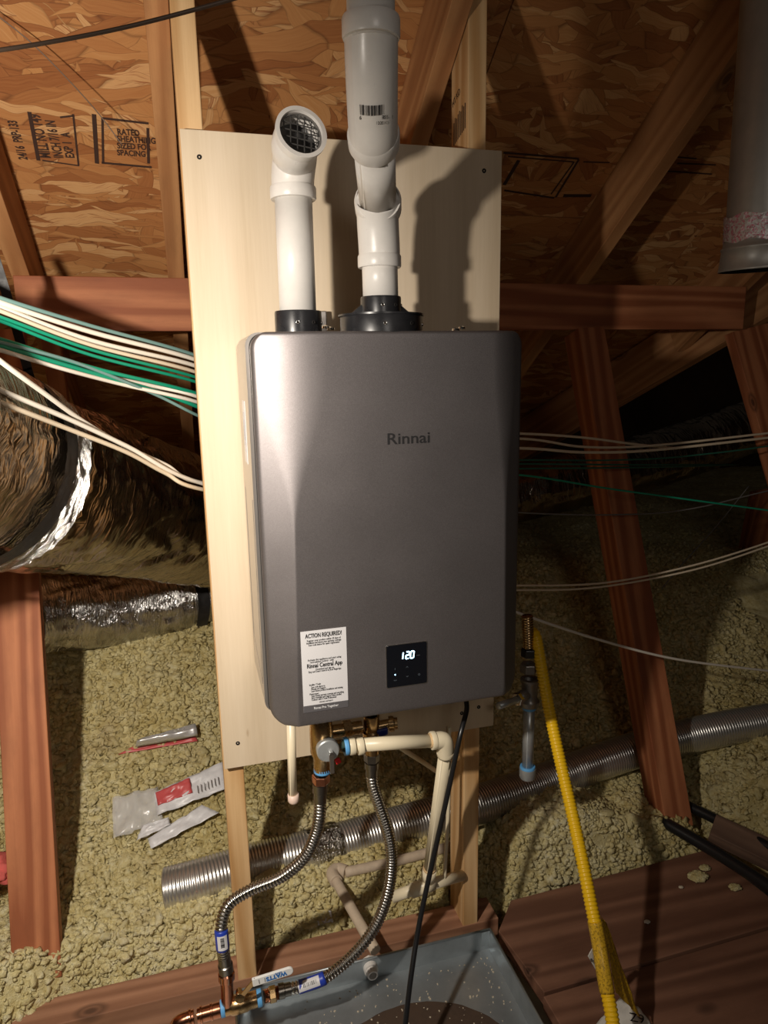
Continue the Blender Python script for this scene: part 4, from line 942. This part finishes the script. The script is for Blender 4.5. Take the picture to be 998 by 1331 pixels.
hose('corrugated steel water hose curving down from the tarnished brass valve to the ball valve',
     [P(483, 1008, -.12), P(486, 1025, -.12), P(496, 1055, -.12), P(506, 1090, -.12), P(509, 1125, -.12), P(503, 1165, -.125), P(487, 1205, -.13), P(460, 1240, -.14), P(425, 1269, -.15), P(395, 1281, -.15), P(378, 1285, -.15)],
     (P(483, 1008, -.12), P(483, 990, -.12)), (P(378, 1285, -.15), P(362, 1289, -.15)), (.80, .93))
# ball valve assembly
bv = empty('ball_valve', P(318, 1300, -.15), 'brass ball valve with white lever at the bottom between two hoses', 'valve')
A = P(362, 1290, -.15); Bq = P(240, 1325, -.15); d = (Bq-A).normalized()
def at(px): 
    t = (362-px)/(362-240); return A+(Bq-A)*t
hexnut('union_nut', at(354), d, .0155, .014, MT['brass'], bv); s = MB(); s.tube([at(362), at(342)], .0125, 20); s.build('union_tail', MT['copper'], bv, smooth=True)
ring('pipe_dope', at(336.5), d, .0165, .009, MT['dope'], bv, 24)
s = MB(); s.lathe([(0, .010), (0, .0155), (.016, .0155), (.020, .0175), (.036, .0185), (.050, .0175), (.054, .0150), (.066, .0150), (.066, .010)], at(333), d, 28); s.build('valve_body', MT['brass'], bv, auto=35)
ring('pipe_dope', at(288.5), d, .0160, .008, MT['dope'], bv, 24)
s = MB(); s.lathe([(0, .01), (0, .0145), (.014, .0145), (.015, .0158), (.018, .0158), (.019, .014), (.034, .014), (.035, .0158), (.038, .0158), (.039, .014), (.044, .0135)], at(285), d, 26); s.build('copper_fitting', MT['copper'], bv, auto=35)
tube('copper_elbow', [at(252), at(243), P(231, 1331, -.15), P(224, 1347, -.15)], .0138, MT['copper'], bv, 22); ring('elbow_bead', at(247), d, .0160, .005, MT['copper'], bv, 24); ul = P(294, 1262, -.15); lo2 = at(295)
s = MB(); s.lathe([(0, .0125), (.004, .016), (.018, .016), (.022, .0125), ((ul-lo2).length, .0125)], ul, (lo2-ul).normalized(), 22); s.build('riser', MT['copper'], bv, auto=35)
hexnut('riser_nut', ul+(lo2-ul)*.15, (lo2-ul).normalized(), .0165, .016, MT['steel_dark'], bv)
h0 = P(311, 1292, -.175); s = MB(); s.lathe([(-.012, .007), (.010, .007), (.010, .010), (.016, .010), (.017, .001)], h0, (0, -1, .3), 6); s.build('stem_nut', MT['brass'], bv, bevel=.0006)
s = MB(); ha = P(318, 1290, -.19); hb = P(330, 1276, -.195); s.obox((ha+hb)/2, (hb-ha).normalized(), (0, 1, -.2), (hb-ha).normalized().cross(Vector((0, 1, -.2))), (hb-ha).length*1.5, .003, .010); s.build('lever_arm', MT['brass'], bv, bevel=.001)
h1, h2 = P(328, 1277, -.195), P(381, 1260, -.195); hd = (h2-h1).normalized(); hn = hd.cross(Vector((0, 1, 0))).normalized(); hn = hn if hn.z > 0 else -hn
loop = []
L = (h2-h1).length; hw = .0088
for u, v in [(0, -hw), (L-hw, -hw*.95)]+[(L-hw+hw*math.sin(a), -hw*.95*math.cos(a)) for a in np.linspace(.3, 2.84, 8)]+[(L-hw, hw*.95), (0, hw)]: loop.append(h1+hd*u+hn*v)
k = len(loop); s = MB(); yv_ = Vector((0, .006, 0)); s.add([p-yv_/2 for p in loop]+[p+yv_/2 for p in loop], [tuple(range(k)), tuple(range(2*k-1, k-1, -1))]+[(a, (a+1) % k, (a+1) % k+k, a+k) for a in range(k)])
hl = s.build('lever_grip', MT['vinyl'], bv, bevel=.0015); hl['label'] = 'white vinyl lever grip with blue lettering'
text('WATTS', .0125, h1+hd*(L*.83)+Vector((0, -.0036, 0))+hn*.0005, -hd, -hn, MT['lblue'], hl, .95, bold=.0006)
text('250PSI', .0055, h1+hd*(L*.72)+Vector((0, -.0036, 0))+hn*.0062, -hd, -hn, MT['lblue'], hl, .9)
s = MB()
for u in (.16, .30):
    c = h1+hd*(L*u)+Vector((0, -.0034, 0)); s.obox(c, hn, Vector((0, 1, 0)), hd, .009, .0006, .0012)
s.build('grip_mark', MT['stickgrey'], hl)

# ------------------------------------------------------------------ cream relief piping
cp = empty('relief_pipe', P(575, 965, YB), 'cream plastic pipe running right from the relief valve and down', 'pipe')
r = .0135
e0, e1 = P(453, 969, YB), P(570, 962, YB); e2 = P(579, 975, YB+.005); e3 = P(557, 1137, -.03)
tube('pipe', [e0, e1], r, MT['cpvc'], cp, 24, straight=True); tube('elbow', [e1-Vector((.012, 0, 0)), P(574, 962, YB), P(578, 966, YB), e2-Vector((0, 0, .012))], r*1.28, MT['cpvc'], cp, 24)
tube('pipe', [e2, e3], r, MT['cpvc'], cp, 24, straight=True)
for px in (457, 468): ring('coupling', P(px, 969, YB), (1, 0, 0), .0182, .011, MT['cpvc'], cp, 28, .012)
ring('elbow_lip', P(563, 962.5, YB), (1, 0, 0), .0185, .010, MT['cpvc'], cp, 24, .012); ring('glue_line', P(559, 962.5, YB), (1, 0, 0), .0142, .004, MT['purple'], cp, 24, .012)
ring('elbow_lip', e2-Vector((0, 0, .004)), (e3-e2), .0185, .010, MT['cpvc'], cp, 24, .012); ring('glue_line', e3+(e2-e3)*.06, (e3-e2), .0150, .006, MT['purple'], cp, 24, .012)
tube('tee', [e3+(e2-e3)*.05, e3+(e3-e2)*.05], r*1.25, MT['cpvc'], cp, 24, straight=True)
g0, g1, g2 = P(510, 1166, -.01), P(553, 1151, -.03), P(600, 1138, .02)
tube('pipe', [g0, g1], r*.95, MT['cpvc'], cp, 24, straight=True); tube('tee', [P(535, 1158, -.02), g1, P(562, 1148, -.025)], r*1.22, MT['cpvc'], cp, 24, straight=True)
tube('pipe', [g1, g2], r*.95, MT['cpvc'], cp, 24, straight=True)
sp = empty('drain_stub', P(379, 960, -.10), 'short capped cream plastic pipe hanging below the left of the heater', 'pipe')
tube('pipe', [P(378, 930, -.10), P(380.5, 1036, -.10)], .0088, MT['cpvc'], sp, 20, straight=True)
s = MB(); s.lathe([(0, .006), (0, .0112), (-.014, .0112), (-.019, .0085), (-.021, .001)], P(381, 1032, -.10), UP, 20); s.build('end_cap', MT['capm'], sp, smooth=True)['label'] = 'pale pink end cap'
tag(tube('thin_tube', [P(500, 958, -.08), P(530, 978, .0), P(552, 992, .06), P(575, 1008, .10)], .0058, MT['cpvc'], None, 12), 'thin pale tube slanting behind the cream horizontal pipe', 'pipe')
tag(tube('thin_tube', [P(584, 945, -.01), P(583, 1040, -.01), P(577, 1150, -.01)], .0045, MT['cpvc'], None, 12), 'thin pale vertical tube beside the right new stud', 'pipe')
op = empty('old_pipe', PZ(438, 1130, -.45), 'dusty beige plastic pipe with an elbow lying on the wool', 'pipe')
z_ = -.43
tube('pipe', [PZ(448, 1134, z_), PZ(520, 1118, z_), PZ(610, 1093, z_)], .0125, MT['oldpvc'], op, 20); tube('pipe', [PZ(435, 1142, z_), PZ(455, 1178, z_-.01), PZ(488, 1236, z_-.03)], .0125, MT['oldpvc'], op, 20)
tube('elbow', [PZ(450, 1133, z_), PZ(438, 1130, z_), PZ(432, 1136, z_), PZ(437, 1146, z_)], .0160, MT['oldpvc'], op, 20)
tag(tube('old_pipe', [PZ(640, 1086, -.5), PZ(700, 1075, -.5), PZ(735, 1066, -.49)], .0125, MT['oldpvc'], None, 16), 'shaded beige pipe in the wool right of the right new stud', 'pipe')
tag(tube('power_cord', [P(606, 910, -.12), P(606, 925, -.14), P(597, 960, -.17), P(580, 1040, -.18), P(562, 1120, -.19), P(545, 1200, -.22), P(534, 1270, -.26), P(525, 1345, -.30)], .0052, MT['rubber'], None, 14), 'black power cord hanging from the heater into the pan', 'cord')

# ------------------------------------------------------------------ gas piping
gt = empty('gas_fitting', P(688, 905, 0.), 'grey iron gas tee with capped drip leg beside the heater', 'pipe fitting')
GY = -.01; gx_ = lambda px, py: P(px, py, GY); ca_ = gx_(688, 900)
s = MB(); s.lathe([(.034, .012), (.034, .0215), (.026, .0215), (.022, .0185), (-.014, .0185), (-.020, .0235), (-.032, .0225), (-.034, .012)], ca_, UP, 28); s.build('tee', MT['iron'], gt, auto=40)
s = MB(); s.tube([ca_, ca_+Vector((-.04, -.02, 0))], .013, 18); s.build('side_outlet', MT['iron'], gt, smooth=True)
hexnut('union_nut', ca_+Vector((-.040, -.022, 0)), (1, .5, 0), .0155, .012, MT['chrome'], gt); s = MB(); s.tube([ca_+Vector((-.045, -.025, 0)), ca_+Vector((-.105, -.06, .012))], .008, 16); s.build('side_pipe', MT['galv'], gt, smooth=True)
nb = gx_(685.5, 1000); s = MB(); s.tube([ca_+Vector((0, 0, -.03)), nb], .0133, 24); s.build('drip_leg', MT['galv'], gt, smooth=True)
ring('pipe_dope', ca_+Vector((0, 0, -.038)), UP, .0165, .006, MT['dope'], gt, 24); ring('pipe_dope', nb+Vector((0, 0, .006)), UP, .0180, .007, MT['dope'], gt, 24)
s = MB(); s.lathe([(.004, .012), (.004, .0190), (0, .0195), (-.018, .0190), (-.023, .016), (-.025, .001)], nb, UP, 28); s.build('cap', MT['galv'], gt, auto=40)
hexnut('flare_nut', gx_(687, 868), UP, .0200, .022, MT['iron'], gt); hexnut('flare_nut', gx_(687, 848), UP, .0180, .020, MT['black'], gt)
ribbed('connector', [gx_(687, 842), gx_(686, 822), gx_(685, 800)], .0115, .0135, .006, MT['brass'], gt, 20)
yh = empty('gas_hose', P(740, 1050, -.2), 'bright yellow corrugated gas hose hanging down to the planks', 'hose')
hp = [P(688, 822, .02), P(696, 828, -.01), P(703, 865, -.03), P(713, 920, -.06), P(727, 985, -.11), P(743, 1055, -.17), P(757, 1120, -.23), P(769, 1180, -.28), P(774, 1204, -.30)]
ribbed('hose_tube', hp, .0118, .0140, .0076, MT['yellow'], yh, 24)
ribbed('hose_tube', [P(788, 1285, -.36), P(794, 1315, -.385), P(799, 1350, -.41)], .0118, .0140, .0076, MT['yellow'], yh, 24)
lp_ = [P(773, 1198, -.295), P(778, 1225, -.315), P(784, 1262, -.345), P(789, 1290, -.365)]
x = tube('printed_sleeve', lp_, .0148, MT['yellowtag'], yh, 24); x['label'] = 'clear printed warning sleeve'
sheet('sleeve_flap', [P(781, 1192, -.290), P(788, 1200, -.286), P(832, 1323, -.352), P(800, 1290, -.362)], MT['yellowtag'], yh, seed=3, amp=.004)
pg = empty('paper_tag', P(775, 1250, -.30), 'white printed hang tag behind the yellow hose', 'tag')
sheet('tag_card', [P(764, 1243, -.30), P(776, 1264, -.30), P(782, 1240, -.30), P(771, 1230, -.30)], MT['paper'], pg, amp=.001)
for k in range(3): a = P(767+k*3.4, 1246+k*2.5, -.302); text('AG7', .0062, a, (P(776, 1262, -.3)-P(765, 1243, -.3)), (1, 0, .6), MT['ink'], pg, .8)
pp_ = empty('paper_sheet', PZ(800, 1320, -.556), 'white paper sheets on the planks under the yellow hose', 'paper')
sheet('sheet', [PZ(765, 1342, -.556), PZ(858, 1345, -.556), PZ(829, 1308, -.556), PZ(806, 1296, -.556)], MT['paper'], pp_, amp=.004)
text('Z9', .030, PZ(818, 1322, -.548), (.9, -.5, 0), (.5, .9, 0), MT['ink'], pp_, .9)

# ------------------------------------------------------------------ black pipes at the right
tag(tube('black_pipe', [P(700, 925, .8), P(800, 985, .55), PZ(862, 1030, -.50), PZ(930, 1065, -.50), PZ(1020, 1112, -.50)], .0150, MT['rubber'], None, 18), 'upper black pipe in the wool at the right behind the grey offcut', 'pipe')
tag(tube('black_pipe', [PZ(862, 1068, -.50), PZ(930, 1108, -.51), PZ(1030, 1172, -.51)], .0165, MT['rubber'], None, 18), 'lower black pipe running past the end of the dark plank', 'pipe')

# ------------------------------------------------------------------ cables
def cable(label, pts, r, m, group=None):
    q = [P(px, py, y) for px, py, y in pts]; return tag(tube('cable', q, r, MT[m], None, 8, 8), label, 'cable', group)
def bundle(lst):
    for i, a in enumerate(lst): cable(*a)
HB = lambda py, y=.42: [(330, py+12, y), (420, py+20, y+.06)]
bundle([
 ('topmost teal-grey cable of the upper left bundle', [(-60, 362, .0), (0, 387, .03), (120, 424, .12), (255, 462, .24)]+HB(485), .0038, 'ct'),
 ('thick white cable just under the topmost teal cable at left', [(-60, 368, .0), (0, 393, .03), (120, 432, .12), (256, 468, .24)]+HB(490), .0048, 'cw'),
 ('white cable, second of the upper left bundle', [(-60, 374, .0), (0, 399, .03), (120, 443, .12), (256, 476, .24)]+HB(496), .0046, 'cw'),
 ('lowest white cable of the upper left bundle', [(-60, 380, .0), (0, 404, .02), (120, 449, .11), (256, 484, .23)]+HB(504), .0040, 'cc'),
 ('upper bright green cable of the left pair', [(-60, 395, -.0), (0, 412, .02), (120, 455, .11), (257, 491, .23)]+HB(510), .0034, 'cg'),
 ('lower bright green cable of the left pair', [(-60, 398, -.0), (0, 417, .02), (120, 462, .11), (257, 497, .23)]+HB(515), .0034, 'cg'),
 ('top green cable of the middle left bundle', [(-60, 425, -.04), (0, 441, -.01), (120, 478, .10), (258, 512, .22)]+HB(530), .0040, 'cg'),
 ('teal-grey cable inside the middle left bundle', [(-60, 430, -.04), (0, 445, -.02), (100, 472, .08), (200, 512, .17), (259, 541, .22)]+HB(560), .0034, 'ct'),
 ('thick green cable under the teal cable of the middle left bundle', [(-60, 434, -.04), (0, 450, -.02), (110, 482, .09), (200, 508, .18), (258, 529, .22)]+HB(548), .0046, 'cg'),
 ('white cable crossing over the green ones in the middle left bundle', [(-60, 442, -.04), (0, 452, -.01), (120, 485, .11), (200, 502, .19), (258, 516, .22)]+HB(534), .0042, 'cw'),
 ('white cable at the lower edge of the middle left bundle', [(-60, 437, -.05), (0, 455, -.03), (80, 479, .05), (160, 500, .14), (258, 523, .21)]+HB(540), .0040, 'cw'),
 ('white cable slanting steeply down across the big duct', [(-60, 420, -.20), (0, 469, -.16), (60, 513, -.08), (110, 549, -.0), (165, 581, .06), (215, 604, .11), (265, 628, .16), (400, 640, .5)], .0044, 'cw'),
 ('white cable sagging across the front of the big duct', [(-60, 480, -.20), (0, 507, -.16), (90, 545, -.05), (165, 580, .04), (265, 629, .15), (420, 655, .45)], .0044, 'cw'),
 ('cream cable lowest across the front of the big duct', [(-60, 500, -.22), (0, 523, -.18), (90, 558, -.06), (165, 588, .03), (215, 615, .09), (267, 637, .14), (420, 660, .45)], .0042, 'cc'),
])
cable('thin brown cable stretched across the top left corner', [(-40, 68, -.70), (0, 65, -.70), (80, 52, -.70), (160, 36, -.70), (240, 16, -.70), (340, -12, -.70)], .0018, 'wire')
cable('thin brown wire on the roof deck at upper left', [(-10, 15, .20), (40, 55, .22), (90, 105, .25), (130, 150, .28), (160, 190, .30)], .0012, 'wire')
bundle([
 ('upper pale cable emerging right of the heater', [(560, 560, .38), (688, 564, .40), (760, 569, .40), (822, 577, .42), (880, 583, .50)], .0036, 'cc'),
 ('middle pale cable right of the heater rising to the edge', [(560, 566, .38), (688, 571, .40), (760, 581, .40), (850, 579, .40), (998, 563, .40), (1060, 555, .40), (1400, 495, .40)], .0036, 'cc'),
 ('lowest pale cable of the upper right group', [(560, 580, .38), (688, 583, .39), (760, 588, .39), (850, 585, .39), (998, 569, .39), (1060, 562, .39), (1400, 502, .39)], .0040, 'cc'),
 ('topmost dark green cable crossing the right strut', [(600, 598, .42), (690, 598, .42), (800, 598, .42), (900, 592, .42), (1060, 570, .42), (1400, 510, .42)], .0026, 'cgd'),
 ('middle dark green cable crossing the right strut', [(600, 603, .42), (690, 603, .42), (800, 604, .42), (900, 604, .60), (960, 604, .9)], .0026, 'cgd'),
 ('lowest dark green cable crossing the right strut', [(600, 610, .42), (690, 609, .42), (800, 608, .42), (900, 606, .60), (960, 604, .9)], .0026, 'cgd'),
 ('bright green cable sloping down right across the strut', [(600, 612, .38), (690, 619, .38), (790, 635, .36), (900, 650, .32), (1060, 672, .30), (1400, 720, .30)], .0028, 'cg'),
 ('thin grey cable sagging below the green one at right', [(600, 660, .45), (690, 667, .42), (800, 669, .40), (900, 661, .40), (1060, 625, .40), (1400, 565, .40)], .0022, 'cgr'),
 ('upper pale cable of the sagging pair at right', [(600, 757, .30), (683, 761, .30), (790, 757, .30), (900, 735, .30), (998, 705, .30), (1060, 680, .30), (1400, 620, .30)], .0030, 'cc'),
 ('lower pale cable of the sagging pair at right', [(600, 764, .30), (683, 767, .30), (780, 763, .30), (900, 741, .30), (998, 710, .30), (1060, 686, .30), (1400, 626, .30)], .0030, 'cc'),
 ('single white cable sloping down right past the yellow hose', [(600, 768, .08), (683, 800, .10), (780, 832, .14), (880, 857, .18), (998, 872, .22), (1060, 880, .24), (1400, 890, .24)], .0036, 'cw'),
 ('thin dark wire slanting in the gap at far right', [(860, 765, .8), (885, 735, .8), (930, 685, .8), (973, 632, .8)], .0022, 'cgr'),
])
